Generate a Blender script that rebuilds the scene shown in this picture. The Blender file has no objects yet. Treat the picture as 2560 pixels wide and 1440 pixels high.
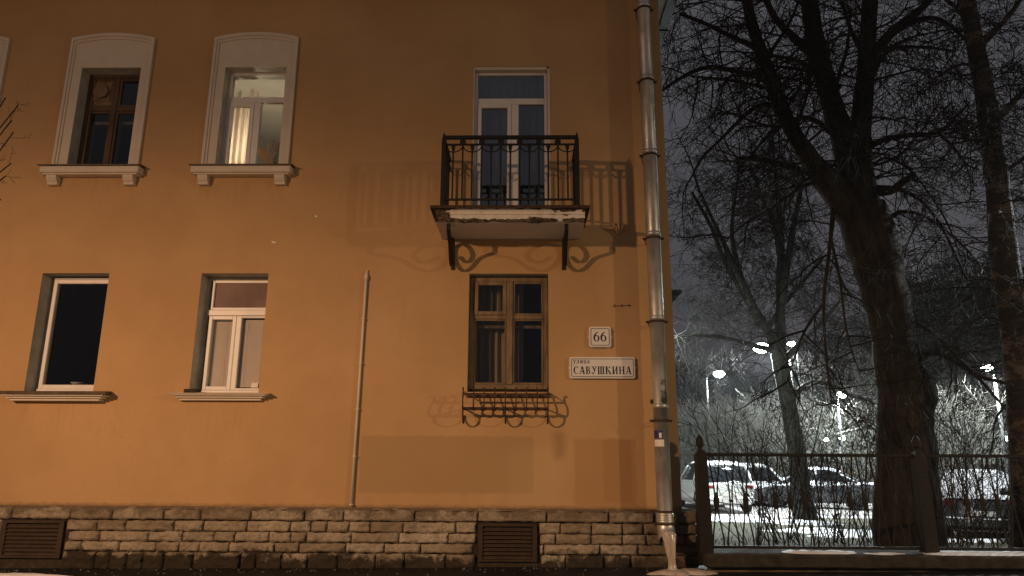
import bpy, math, random
from mathutils import Vector, Matrix, noise

R = math.radians
C = bpy.context.scene.collection
sc = bpy.context.scene

# ------------------------------------------------------------------ camera
EYE = 1.42                      # eye above the foot of the wall; wall plane is y = 0, camera at y = -10
F = 1775.0                      # focal length in pixels of the 2560 px wide photograph
PITCH, YAW, ROLL = R(13.173), R(1.038), R(0.297)
RX = Matrix.Rotation(PITCH, 3, 'X'); RZ = Matrix.Rotation(YAW, 3, 'Z')
cr, sr = math.cos(ROLL), math.sin(ROLL)
right = RZ @ RX @ Vector((cr, 0, sr)); up = RZ @ RX @ Vector((-sr, 0, cr)); fwd = RZ @ RX @ Vector((0, 1, 0))
cam = bpy.data.cameras.new('camera'); camo = bpy.data.objects.new('camera', cam); C.objects.link(camo)
cam.sensor_width = 36; cam.lens = 36 * F / 2560; cam.clip_end = 3000; cam.clip_start = 0.05
M4 = Matrix((right, up, -fwd)).transposed().to_4x4(); M4.translation = Vector((0, -10, EYE))
camo.matrix_world = M4
sc.camera = camo


def P(px, py, D):
    """world point seen at photo pixel (px,py), D metres in front of the camera along +y"""
    d = right * ((px - 1280) / F) + up * ((720 - py) / F) + fwd
    d = d * (D / d.y)
    return Vector((d.x, d.y - 10, d.z + EYE))


# ------------------------------------------------------------------ world and light
w = bpy.data.worlds.new('World'); sc.world = w; w.use_nodes = True
nt = w.node_tree; nt.nodes.clear()
wo = nt.nodes.new('ShaderNodeOutputWorld'); bg = nt.nodes.new('ShaderNodeBackground')
tc = nt.nodes.new('ShaderNodeTexCoord'); sx = nt.nodes.new('ShaderNodeSeparateXYZ')
ramp = nt.nodes.new('ShaderNodeValToRGB'); nz = nt.nodes.new('ShaderNodeTexNoise'); mx = nt.nodes.new('ShaderNodeMix')
mx.data_type = 'RGBA'; mx.blend_type = 'MULTIPLY'
nz.inputs['Scale'].default_value = 2.2; nz.inputs['Detail'].default_value = 5
ramp.color_ramp.elements[0].position = 0.0; ramp.color_ramp.elements[0].color = (.080, .075, .082, 1)
ramp.color_ramp.elements[1].position = .75; ramp.color_ramp.elements[1].color = (.088, .086, .098, 1)
r2 = nt.nodes.new('ShaderNodeValToRGB')
r2.color_ramp.elements[0].position = .32; r2.color_ramp.elements[0].color = (.55, .55, .57, 1)
r2.color_ramp.elements[1].position = .7; r2.color_ramp.elements[1].color = (1.15, 1.15, 1.15, 1)
L = nt.links.new
L(tc.outputs['Generated'], sx.inputs[0]); L(sx.outputs['Z'], ramp.inputs[0]); L(tc.outputs['Generated'], nz.inputs['Vector'])
L(nz.outputs[0], r2.inputs[0]); L(ramp.outputs[0], mx.inputs[6]); L(r2.outputs[0], mx.inputs[7]); mx.inputs[0].default_value = 1
L(mx.outputs[2], bg.inputs[0]); bg.inputs[1].default_value = 1.0; L(bg.outputs[0], wo.inputs[0])

sc.view_settings.view_transform = 'Standard'; sc.view_settings.look = 'None'
sc.view_settings.exposure = 0; sc.view_settings.gamma = 1
sc.render.engine = 'CYCLES'
sc.cycles.max_bounces = 6; sc.cycles.diffuse_bounces = 3; sc.cycles.transparent_max_bounces = 12
sc.cycles.caustics_reflective = False; sc.cycles.caustics_refractive = False
sc.cycles.sample_clamp_indirect = 4
sc.cycles.use_denoising = True
try:
    sc.cycles.denoiser = 'OPENIMAGEDENOISE'
    sc.cycles.denoising_input_passes = 'RGB_ALBEDO_NORMAL'
except Exception:
    pass


def lamp(name, loc, power, col, radius, cutoff=None, side=None):
    """point lamp; cutoff = (z0, z1) of the downward beam: cosine of the ray's climb where the luminaire's light dies away"""
    ld = bpy.data.lights.new(name, 'POINT'); ld.energy = power; ld.color = col; ld.shadow_soft_size = radius
    o = bpy.data.objects.new(name, ld); o.location = loc; C.objects.link(o)
    if cutoff:
        ld.use_nodes = True; n = ld.node_tree; em = n.nodes['Emission']
        g = n.nodes.new('ShaderNodeNewGeometry'); s = n.nodes.new('ShaderNodeSeparateXYZ'); m = n.nodes.new('ShaderNodeMapRange')
        m.interpolation_type = 'SMOOTHSTEP'
        m.inputs['From Min'].default_value = cutoff[0]; m.inputs['From Max'].default_value = cutoff[1]
        m.inputs['To Min'].default_value = 1.0; m.inputs['To Max'].default_value = cutoff[2]
        n.links.new(g.outputs['Incoming'], s.inputs[0]); 
        ng = n.nodes.new('ShaderNodeMath'); ng.operation = 'MULTIPLY'; ng.inputs[1].default_value = 1.0
        n.links.new(s.outputs['Z'], ng.inputs[0]); n.links.new(ng.outputs[0], m.inputs['Value'])
        out = m.outputs[0]
        if side:                     # the lantern throws further along the street than straight ahead
            ms = n.nodes.new('ShaderNodeMapRange'); ms.interpolation_type = 'SMOOTHSTEP'
            for nm, vv in zip(('From Min', 'From Max', 'To Min', 'To Max'), side): ms.inputs[nm].default_value = vv
            mm = n.nodes.new('ShaderNodeMath'); mm.operation = 'MULTIPLY'
            n.links.new(s.outputs['X'], ms.inputs['Value']); n.links.new(ms.outputs[0], mm.inputs[0]); n.links.new(out, mm.inputs[1]); out = mm.outputs[0]
        n.links.new(out, em.inputs['Strength'])
    return o


# the two sodium lamps of the street behind the camera (their shadows fix where they hang)
lamp('sodium_lamp', (-10.6, -12.0, 6.25), 6100, (1.0, .58, .31), .13, (-.34, .08, .12), (.12, .60, .74, 1.0))
lamp('sodium_lamp', (18.3, -12.0, 6.4), 4500, (1.0, .72, .40), .16, (-.34, .08, .12))


# ------------------------------------------------------------------ materials
def mat(name, base=(.5, .5, .5), rough=.8, metal=0.0, spec=.3, var=0.0, vscale=3.0, var2=None, bump=0.0, bscale=40.0, detail=6, stretch=None, emit=None):
    m = bpy.data.materials.new(name); m.use_nodes = True
    n = m.node_tree; b = n.nodes['Principled BSDF']; k = n.links.new
    b.inputs['Base Color'].default_value = (*base, 1); b.inputs['Roughness'].default_value = rough
    b.inputs['Metallic'].default_value = metal; b.inputs['Specular IOR Level'].default_value = spec
    t = n.nodes.new('ShaderNodeTexCoord'); src = t.outputs['Object']
    if stretch:
        mp = n.nodes.new('ShaderNodeMapping'); mp.inputs['Scale'].default_value = stretch; k(src, mp.inputs[0]); src = mp.outputs[0]
    if var or var2:
        z = n.nodes.new('ShaderNodeTexNoise'); z.inputs['Scale'].default_value = vscale; z.inputs['Detail'].default_value = detail; z.inputs['Roughness'].default_value = .62
        k(src, z.inputs['Vector'])
        r = n.nodes.new('ShaderNodeValToRGB')
        c2 = var2 or tuple(max(0, c * (1 + var)) for c in base); c1 = base if var2 else tuple(c * (1 - var) for c in base)
        r.color_ramp.elements[0].position = .33; r.color_ramp.elements[0].color = (*c1, 1)
        r.color_ramp.elements[1].position = .67; r.color_ramp.elements[1].color = (*c2, 1)
        k(z.outputs[0], r.inputs[0]); k(r.outputs[0], b.inputs['Base Color'])
    if bump:
        z2 = n.nodes.new('ShaderNodeTexNoise'); z2.inputs['Scale'].default_value = bscale; z2.inputs['Detail'].default_value = 5
        k(src, z2.inputs['Vector'])
        bp = n.nodes.new('ShaderNodeBump'); bp.inputs['Strength'].default_value = bump; bp.inputs['Distance'].default_value = .02
        k(z2.outputs[0], bp.inputs['Height']); k(bp.outputs[0], b.inputs['Normal'])
    if emit:
        b.inputs['Emission Color'].default_value = (*emit[:3], 1); b.inputs['Emission Strength'].default_value = emit[3]
    return m


class NG:
    """little helper for node graphs"""
    def __init__(s, m):
        s.n = m.node_tree; s.b = s.n.nodes['Principled BSDF']; s.k = s.n.links.new
        s.co = s.n.nodes.new('ShaderNodeTexCoord').outputs['Object']
        sp = s.n.nodes.new('ShaderNodeSeparateXYZ'); s.k(s.co, sp.inputs[0]); s.x, s.y, s.z = sp.outputs
    def math(s, op, a, b=None, c=None):
        q = s.n.nodes.new('ShaderNodeMath'); q.operation = op
        for i, v in enumerate((a, b, c)):
            if v is None: continue
            if isinstance(v, (int, float)): q.inputs[i].default_value = v
            else: s.k(v, q.inputs[i])
        return q.outputs[0]
    def noise(s, scale, detail=5, rough=.6, vec=None, stretch=None):
        z = s.n.nodes.new('ShaderNodeTexNoise'); z.inputs['Scale'].default_value = scale; z.inputs['Detail'].default_value = detail; z.inputs['Roughness'].default_value = rough
        v = vec or s.co
        if stretch:
            mp = s.n.nodes.new('ShaderNodeMapping'); mp.inputs['Scale'].default_value = stretch; s.k(v, mp.inputs[0]); v = mp.outputs[0]
        s.k(v, z.inputs['Vector']); return z.outputs[0]
    def step(s, v, a, b, lo=0.0, hi=1.0):
        q = s.n.nodes.new('ShaderNodeMapRange'); q.interpolation_type = 'SMOOTHSTEP'
        q.inputs['From Min'].default_value = a; q.inputs['From Max'].default_value = b; q.inputs['To Min'].default_value = lo; q.inputs['To Max'].default_value = hi
        s.k(v, q.inputs['Value']); return q.outputs[0]
    def mix(s, f, a, b, mode='MIX'):
        q = s.n.nodes.new('ShaderNodeMix'); q.data_type = 'RGBA'; q.blend_type = mode
        for i, v in ((0, f), (6, a), (7, b)):
            if isinstance(v, (int, float)): q.inputs[i].default_value = v
            elif isinstance(v, tuple): q.inputs[i].default_value = (*v, 1)
            else: s.k(v, q.inputs[i])
        return q.outputs[2]
    def rect(s, x0, x1, z0, z1, wob, soft=.02):
        """mask of a roughly painted rectangle on the facade (object x / z)"""
        x = s.math('ADD', s.x, s.math('MULTIPLY', s.math('SUBTRACT', wob, .5), .10)); z = s.math('ADD', s.z, s.math('MULTIPLY', s.math('SUBTRACT', wob, .5), .12))
        a = s.math('MULTIPLY', s.step(x, x0 - soft, x0 + soft), s.step(x, x1 - soft, x1 + soft, 1, 0))
        b = s.math('MULTIPLY', s.step(z, z0 - soft, z0 + soft), s.step(z, z1 - soft, z1 + soft, 1, 0))
        return s.math('MULTIPLY', a, b)


def plaster():
    m = mat('ochre_plaster', (.5, .31, .14), .92, spec=.15)
    g = NG(m)
    big = g.noise(.45, 4); mid = g.noise(2.6, 6); wob = g.noise(6.5, 8, .72); streak = g.noise(3.2, 5, stretch=(1.0, 1.0, .16))
    c = g.mix(g.step(big, .35, .65), (.475, .295, .140), (.55, .345, .172))
    c = g.mix(g.math('MULTIPLY', g.step(mid, .45, .75), .22), c, (.40, .245, .115))
    c = g.mix(g.math('MULTIPLY', g.step(streak, .55, .78), .14), c, (.36, .22, .11))
    # rain streaks under the sills and balcony, a few hairline cracks, fine trowel mottling
    wr = g.noise(16, 4, stretch=(1, 1, .10)); str_ = g.step(wr, .50, .64)
    for a0, a1, zt0, ln_ in ((-7.25, -5.85, 5.48, .9), (-4.95, -3.55, 5.48, .8), (-7.25, -5.85, 2.13, .8), (-4.9, -3.6, 2.13, .9), (-.8, .35, 2.2, .5)):
        k = g.math('MULTIPLY', g.math('MULTIPLY', g.step(g.x, a0, a0 + .1), g.step(g.x, a1 - .1, a1, 1, 0)), g.math('MULTIPLY', g.step(g.z, zt0 - ln_, zt0, 0, 1), g.step(g.z, zt0, zt0 + .05, 1, 0)))
        c = g.mix(g.math('MULTIPLY', g.math('MULTIPLY', k, str_), .14), c, (.25, .16, .085))
    vo = g.n.nodes.new('ShaderNodeTexVoronoi'); vo.feature = 'DISTANCE_TO_EDGE'; vo.inputs['Scale'].default_value = .55
    dv = g.n.nodes.new('ShaderNodeVectorMath'); dv.operation = 'ADD'; nn = g.n.nodes.new('ShaderNodeTexNoise'); nn.inputs['Scale'].default_value = 1.6; nn.inputs['Detail'].default_value = 6
    g.k(g.co, nn.inputs['Vector']); g.k(g.co, dv.inputs[0]); g.k(nn.outputs['Color'], dv.inputs[1]); g.k(dv.outputs[0], vo.inputs['Vector'])
    c = g.mix(g.math('MULTIPLY', g.step(vo.outputs['Distance'], .0, .006, 1, 0), g.step(big, .5, .62, 0, .16)), c, (.22, .14, .07))
    c = g.mix(g.step(g.noise(34, 5, .7), .42, .62, 0, .10), c, (.38, .23, .11))
    # two repainted graffiti patches, then the pipe's shadow strip painted in darker
    c = g.mix(g.math('MULTIPLY', g.rect(-2.26, .12, .90, 1.66, wob), .62), c, (.36, .235, .118))
    c = g.mix(g.math('MULTIPLY', g.rect(.68, 1.52, .75, 1.63, wob, .03), .55), c, (.40, .225, .10))
    c = g.mix(g.math('MULTIPLY', g.rect(1.08, 1.46, .80, 1.63, wob), .45), c, (.36, .19, .085))
    # scraped whitish smears low down and a dirty smudge under the flower rack
    c = g.mix(g.math('MULTIPLY', g.rect(-.2, .55, .72, 1.5, wob, .12), .20), c, (.60, .42, .24))
    c = g.mix(g.math('MULTIPLY', g.rect(.40, .56, 1.38, 1.74, g.noise(5, 6), .08), .5), c, (.22, .15, .08))
    # damp line over the plinth
    low = g.math('ADD', g.z, g.math('MULTIPLY', g.math('SUBTRACT', wob, .5), .12))
    c = g.mix(g.step(low, .69, .77, .75, 0), c, (.17, .11, .06))
    g.k(c, g.b.inputs['Base Color'])
    bp = g.n.nodes.new('ShaderNodeBump'); bp.inputs['Strength'].default_value = .35; bp.inputs['Distance'].default_value = .012
    h = g.math('ADD', g.noise(1.7, 4), g.math('MULTIPLY', g.noise(60, 4), .35))
    g.k(h, bp.inputs['Height']); g.k(bp.outputs[0], g.b.inputs['Normal'])
    return m


def slab_mat():
    m = mat('flaking_slab_plaster', (.75, .70, .62), .9)
    g = NG(m); n1 = g.noise(4.2, 7, .66, stretch=(.7, 1, 1.5)); n2 = g.noise(22, 5); n3 = g.noise(9, 6)
    # bare rough concrete towards the two ends and along the lower arris of the front
    edge = g.math('ADD', g.step(g.x, -1.12, -.85, .34, 0), g.step(g.x, .25, .60, 0, .20))
    low = g.step(g.z, 4.505, 4.575, .34, 0)
    top = g.step(g.z, 4.64, 4.70, 0, .20)
    front = g.step(g.y, -.80, -.74, 1.0, 0)
    sm = g.math('ADD', n1, g.math('MULTIPLY', g.math('ADD', g.math('ADD', edge, low), top), front))
    mask = g.step(sm, .665, .682)
    under = g.step(g.y, -.80, -.74)
    white = g.mix(g.step(n3, .4, .7), (.80, .74, .66), (.66, .60, .52))
    white = g.mix(under, white, (.74, .73, .70))
    bare = g.mix(g.step(n2, .4, .62), (.035, .026, .017), (.17, .12, .075))
    g.k(g.mix(mask, white, bare), g.b.inputs['Base Color'])
    bp = g.n.nodes.new('ShaderNodeBump'); bp.inputs['Strength'].default_value = .9; bp.inputs['Distance'].default_value = .03
    g.k(g.math('SUBTRACT', g.math('MULTIPLY', n2, .35), mask), bp.inputs['Height']); g.k(bp.outputs[0], g.b.inputs['Normal'])
    return m


def stone_mat(c1=(.38, .31, .23), c2=(.56, .47, .36)):
    m = mat('limestone_blocks', (.4, .32, .22), .95, spec=.2)
    g = NG(m); a = g.noise(2.2, 4); b = g.noise(26, 7, .7); d = g.noise(6, 6)
    c = g.mix(g.step(a, .35, .65), c1, c2)
    c = g.mix(g.math('MULTIPLY', g.step(b, .46, .62), .5), c, (.23, .175, .115))
    zz = g.math('ADD', g.z, g.math('MULTIPLY', g.math('SUBTRACT', d, .5), .55))
    c = g.mix(g.step(zz, .06, .17, .93, 0), c, (.035, .026, .018))       # splash dirt at the foot
    c = g.mix(g.math('MULTIPLY', g.step(zz, .60, .70), .75), c, (.15, .11, .07))   # grime on the cap course
    dx = g.math('ADD', g.x, g.math('MULTIPLY', g.math('SUBTRACT', d, .5), .6))
    c = g.mix(g.step(dx, 1.1, 1.9, 0, .72), c, (.11, .085, .055))        # stone darker towards the spout end
    g.k(c, g.b.inputs['Base Color'])
    bp = g.n.nodes.new('ShaderNodeBump'); bp.inputs['Strength'].default_value = 1.0; bp.inputs['Distance'].default_value = .045
    g.k(g.math('ADD', b, g.math('MULTIPLY', g.noise(80, 3), .3)), bp.inputs['Height']); g.k(bp.outputs[0], g.b.inputs['Normal'])
    return m


def zinc_mat(name='galvanised_steel', dirt=False):
    m = mat(name, (.55, .54, .52), .33, metal=.72, spec=.5)
    g = NG(m); a = g.noise(9, 5, stretch=(1, 1, .35)); b = g.noise(40, 4)
    c = g.mix(g.step(a, .35, .7), (.64, .63, .61), (.42, .41, .39))
    rust = g.noise(7, 7, .7, stretch=(3, 3, .5))
    c = g.mix(g.math('MULTIPLY', g.step(rust, .60, .72), .5), c, (.16, .10, .06))
    if dirt:
        zz = g.math('ADD', g.z, g.math('MULTIPLY', g.math('SUBTRACT', g.noise(11, 6), .5), .9))
        k = g.math('MULTIPLY', g.step(zz, 1.62, 1.75), g.step(zz, 2.15, 2.45, 1, 0))
        k = g.math('MULTIPLY', k, g.step(g.math('ADD', g.x, g.math('MULTIPLY', g.noise(14, 5), .10)), 1.86, 1.90))
        c = g.mix(k, c, (.02, .016, .010))
        k2 = g.math('MULTIPLY', g.step(zz, 1.9, 2.4), g.math('MULTIPLY', g.step(g.z, 2.75, 2.80, 1, 0), g.step(g.x, 1.86, 1.93)))
        c = g.mix(g.math('MULTIPLY', k2, .7), c, (.10, .13, .05))
        mm = g.math('SUBTRACT', .62, g.math('MULTIPLY', g.math('MAXIMUM', k, k2), .8)); g.k(mm, g.b.inputs['Metallic'])
    g.k(c, g.b.inputs['Base Color']); g.k(g.step(b, .3, .7, .38, .54), g.b.inputs['Roughness'])
    bp = g.n.nodes.new('ShaderNodeBump'); bp.inputs['Strength'].default_value = .12; bp.inputs['Distance'].default_value = .01
    g.k(g.noise(5, 3), bp.inputs['Height']); g.k(bp.outputs[0], g.b.inputs['Normal'])
    return m


def glass_mat(name, tint=(.86, .88, .88), refl=1.0):
    m = bpy.data.materials.new(name); m.use_nodes = True; n = m.node_tree; n.nodes.clear(); k = n.links.new
    o = n.nodes.new('ShaderNodeOutputMaterial'); mixs = n.nodes.new('ShaderNodeMixShader')
    t = n.nodes.new('ShaderNodeBsdfTransparent'); t.inputs[0].default_value = (*tint, 1)
    gl = n.nodes.new('ShaderNodeBsdfGlossy'); gl.inputs['Roughness'].default_value = .03; gl.inputs[0].default_value = (.95, .97, 1, 1)
    fr = n.nodes.new('ShaderNodeFresnel'); fr.inputs[0].default_value = 1.65
    mu = n.nodes.new('ShaderNodeMath'); mu.operation = 'MULTIPLY'; mu.inputs[1].default_value = 1.7 * refl; mu.use_clamp = True
    z = n.nodes.new('ShaderNodeTexNoise'); z.inputs['Scale'].default_value = 2.5; bp = n.nodes.new('ShaderNodeBump'); bp.inputs['Strength'].default_value = .05; bp.inputs['Distance'].default_value = .02
    tcn = n.nodes.new('ShaderNodeTexCoord'); k(tcn.outputs['Object'], z.inputs['Vector']); k(z.outputs[0], bp.inputs['Height']); k(bp.outputs[0], gl.inputs['Normal'])
    ge = n.nodes.new('ShaderNodeNewGeometry'); iv = n.nodes.new('ShaderNodeMath'); iv.operation = 'SUBTRACT'; iv.inputs[0].default_value = 1.0; k(ge.outputs['Backfacing'], iv.inputs[1])
    m2 = n.nodes.new('ShaderNodeMath'); m2.operation = 'MULTIPLY'; k(fr.outputs[0], m2.inputs[0]); k(iv.outputs[0], m2.inputs[1])     # only the outer face mirrors
    k(m2.outputs[0], mu.inputs[0]); k(mu.outputs[0], mixs.inputs[0]); k(t.outputs[0], mixs.inputs[1]); k(gl.outputs[0], mixs.inputs[2]); k(mixs.outputs[0], o.inputs[0])
    return m


def cloth_mat(name, col, trans=.5):
    m = bpy.data.materials.new(name); m.use_nodes = True; n = m.node_tree; n.nodes.clear(); k = n.links.new
    o = n.nodes.new('ShaderNodeOutputMaterial'); ms = n.nodes.new('ShaderNodeMixShader'); ms.inputs[0].default_value = trans
    d = n.nodes.new('ShaderNodeBsdfDiffuse'); tr = n.nodes.new('ShaderNodeBsdfTranslucent')
    z = n.nodes.new('ShaderNodeTexNoise'); z.inputs['Scale'].default_value = 14; rr = n.nodes.new('ShaderNodeValToRGB')
    rr.color_ramp.elements[0].color = (*[c * .85 for c in col], 1); rr.color_ramp.elements[1].color = (*col, 1); k(z.outputs[0], rr.inputs[0])
    k(rr.outputs[0], d.inputs[0]); k(rr.outputs[0], tr.inputs[0]); k(d.outputs[0], ms.inputs[1]); k(tr.outputs[0], ms.inputs[2]); k(ms.outputs[0], o.inputs[0])
    return m


M = {}
M['plaster'] = plaster()
M['reveal'] = mat('pale_reveal_paint', (.50, .47, .40), .9, var=.18, vscale=5, bump=.2)
M['trim'] = mat('cream_stucco', (.68, .60, .49), .9, var=.05, vscale=4, bump=.3, bscale=25)
M['upvc'] = mat('white_window_plastic', (.78, .74, .70), .4, spec=.5, var=.05, vscale=6)
M['oldwood'] = mat('worn_brown_window_wood', (.10, .062, .036), .7, var=.4, vscale=9, bump=.3, stretch=(1, 1, .25))
M['oldwood2'] = mat('worn_beige_window_wood', (.21, .145, .085), .7, var=.36, vscale=11, bump=.3, stretch=(1, 1, .25))
M['slab'] = slab_mat()
M['stone'] = stone_mat(); M['stone2'] = stone_mat((.30, .235, .165), (.46, .38, .28)); M['stone3'] = stone_mat((.46, .39, .30), (.64, .56, .45))
M['mortar'] = mat('dark_mortar', (.045, .034, .023), .95, var=.4, vscale=12)
M['iron'] = mat('black_wrought_iron', (.011, .008, .006), .6, spec=.35, var=.4, vscale=15, bump=.2)
M['fenceiron'] = mat('brown_painted_fence_iron', (.014, .011, .008), .65, spec=.25, var=.35, vscale=14, bump=.25)
M['rustiron'] = mat('rusty_iron', (.06, .032, .018), .8, var=.5, vscale=20)
M['zinc'] = zinc_mat(); M['zincdirt'] = zinc_mat('stained_galvanised_steel', True)
M['tin'] = mat('weathered_sill_tin', (.13, .09, .06), .55, metal=.25, var=.35, vscale=6, bump=.15)
M['vent'] = mat('brown_louvre_paint', (.045, .028, .017), .6, var=.25, vscale=10, bump=.15)
M['glass'] = glass_mat('window_glass', refl=.7); M['glassclear'] = glass_mat('clear_window_glass', (.93, .93, .93), .6)
M['glassblue'] = glass_mat('sky_reflecting_glass', (.66, .74, .78), 2.4)
M['frost'] = mat('frosted_transom_glass', (.22, .14, .12), .65, spec=.3, var=.25, vscale=1.6)
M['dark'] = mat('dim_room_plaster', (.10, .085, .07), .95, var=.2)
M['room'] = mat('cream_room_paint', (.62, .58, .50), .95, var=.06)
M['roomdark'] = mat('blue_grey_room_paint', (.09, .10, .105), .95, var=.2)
M['sheer'] = cloth_mat('sheer_curtain_cloth', (.85, .72, .58), .72)
M['greysheet'] = cloth_mat('grey_reflection_sheet', (.42, .43, .45), .35)
M['browncloth'] = cloth_mat('brown_curtain_cloth', (.62, .48, .32), .35)
M['blind'] = mat('blind_slats', (.88, .78, .68), .6, var=.04)
M['board'] = mat('orange_pine_board', (.66, .36, .13), .6, var=.15, vscale=8, stretch=(1, .2, 1))
M['shade'] = mat('glowing_lamp_shade', (.9, .75, .5), .8, emit=(1, .76, .42, 1.6))
M['leaf'] = mat('dark_house_plant_leaf', (.05, .09, .045), .5, var=.3)
M['dryleaf'] = mat('dry_reed', (.40, .28, .20), .8, var=.2)
M['white'] = mat('white_paint', (.78, .76, .73), .6, var=.05)
M['enamel'] = mat('white_sign_enamel', (.80, .78, .74), .35, spec=.5, var=.05, vscale=3)
M['navy'] = mat('navy_lettering', (.012, .012, .055), .45)
M['bluepaper'] = mat('blue_sticker', (.02, .03, .16), .5)
M['eave'] = mat('pale_soffit_board', (.46, .48, .48), .8, var=.08)
M['gutter'] = mat('dark_gutter_metal', (.02, .022, .022), .5, metal=.4, var=.2)
M['roof'] = mat('roof_sheet_metal', (.08, .075, .07), .6, var=.2)
M['ice'] = mat('cloudy_ice', (.50, .43, .37), .22, spec=.6, var=.3, vscale=9, bump=.5, bscale=18, stretch=(1, 1, .3))
M['asphalt'] = mat('wet_dark_asphalt', (.010, .009, .008), .62, spec=.3, var=.5, vscale=2.5, bump=.5, bscale=60)
M['lawn'] = mat('winter_lawn', (.045, .045, .03), .98, var2=(.10, .095, .065), vscale=4, bump=.9, bscale=30)
M['snow'] = mat('snow', (.80, .82, .86), .7, var=.07, vscale=5, bump=.5, bscale=14)
M['dirtysnow'] = mat('dirty_snow', (.36, .34, .33), .85, var=.35, vscale=7, bump=.8, bscale=18)
M['slush'] = mat('trodden_slush', (.10, .095, .09), .8, var2=(.20, .19, .185), vscale=1.5, bump=.6, bscale=12)
M['lowwall'] = mat('rubble_wall_render', (.045, .033, .022), .95, var2=(.17, .125, .08), vscale=3.2, bump=.6, bscale=22)
M['capstone'] = mat('dark_coping_concrete', (.036, .029, .021), .9, var=.5, vscale=7, bump=.6, bscale=26)


def bark_mat(name, c1, c2, vs=6):
    return mat(name, c1, .95, spec=.1, var2=c2, vscale=vs, bump=1.0, bscale=16, stretch=(1, 1, .22))


M['bark'] = bark_mat('linden_bark', (.014, .011, .009), (.045, .036, .028), 9)
M['twig'] = mat('dark_twig_bark', (.020, .017, .014), .85, spec=.15, var=.3, vscale=2)
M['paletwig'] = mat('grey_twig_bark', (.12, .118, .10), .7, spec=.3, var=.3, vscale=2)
M['farbark'] = bark_mat('grey_green_bark', (.020, .019, .016), (.048, .046, .038))


def birch_mat():
    m = mat('birch_bark', (.5, .42, .33), .85)
    g = NG(m); a = g.noise(1.7, 7, .7, stretch=(1, 1, 1.8)); b = g.noise(7, 5, stretch=(.4, .4, 4))
    c = g.mix(g.step(a, .50, .57), (.022, .018, .015), (.095, .076, .06))
    c = g.mix(g.step(b, .56, .63), c, (.05, .04, .03)); g.k(c, g.b.inputs['Base Color'])
    bp = g.n.nodes.new('ShaderNodeBump'); bp.inputs['Strength'].default_value = .8; bp.inputs['Distance'].default_value = .03
    g.k(g.math('ADD', a, b), bp.inputs['Height']); g.k(bp.outputs[0], g.b.inputs['Normal'])
    return m


M['birch'] = birch_mat()


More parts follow.
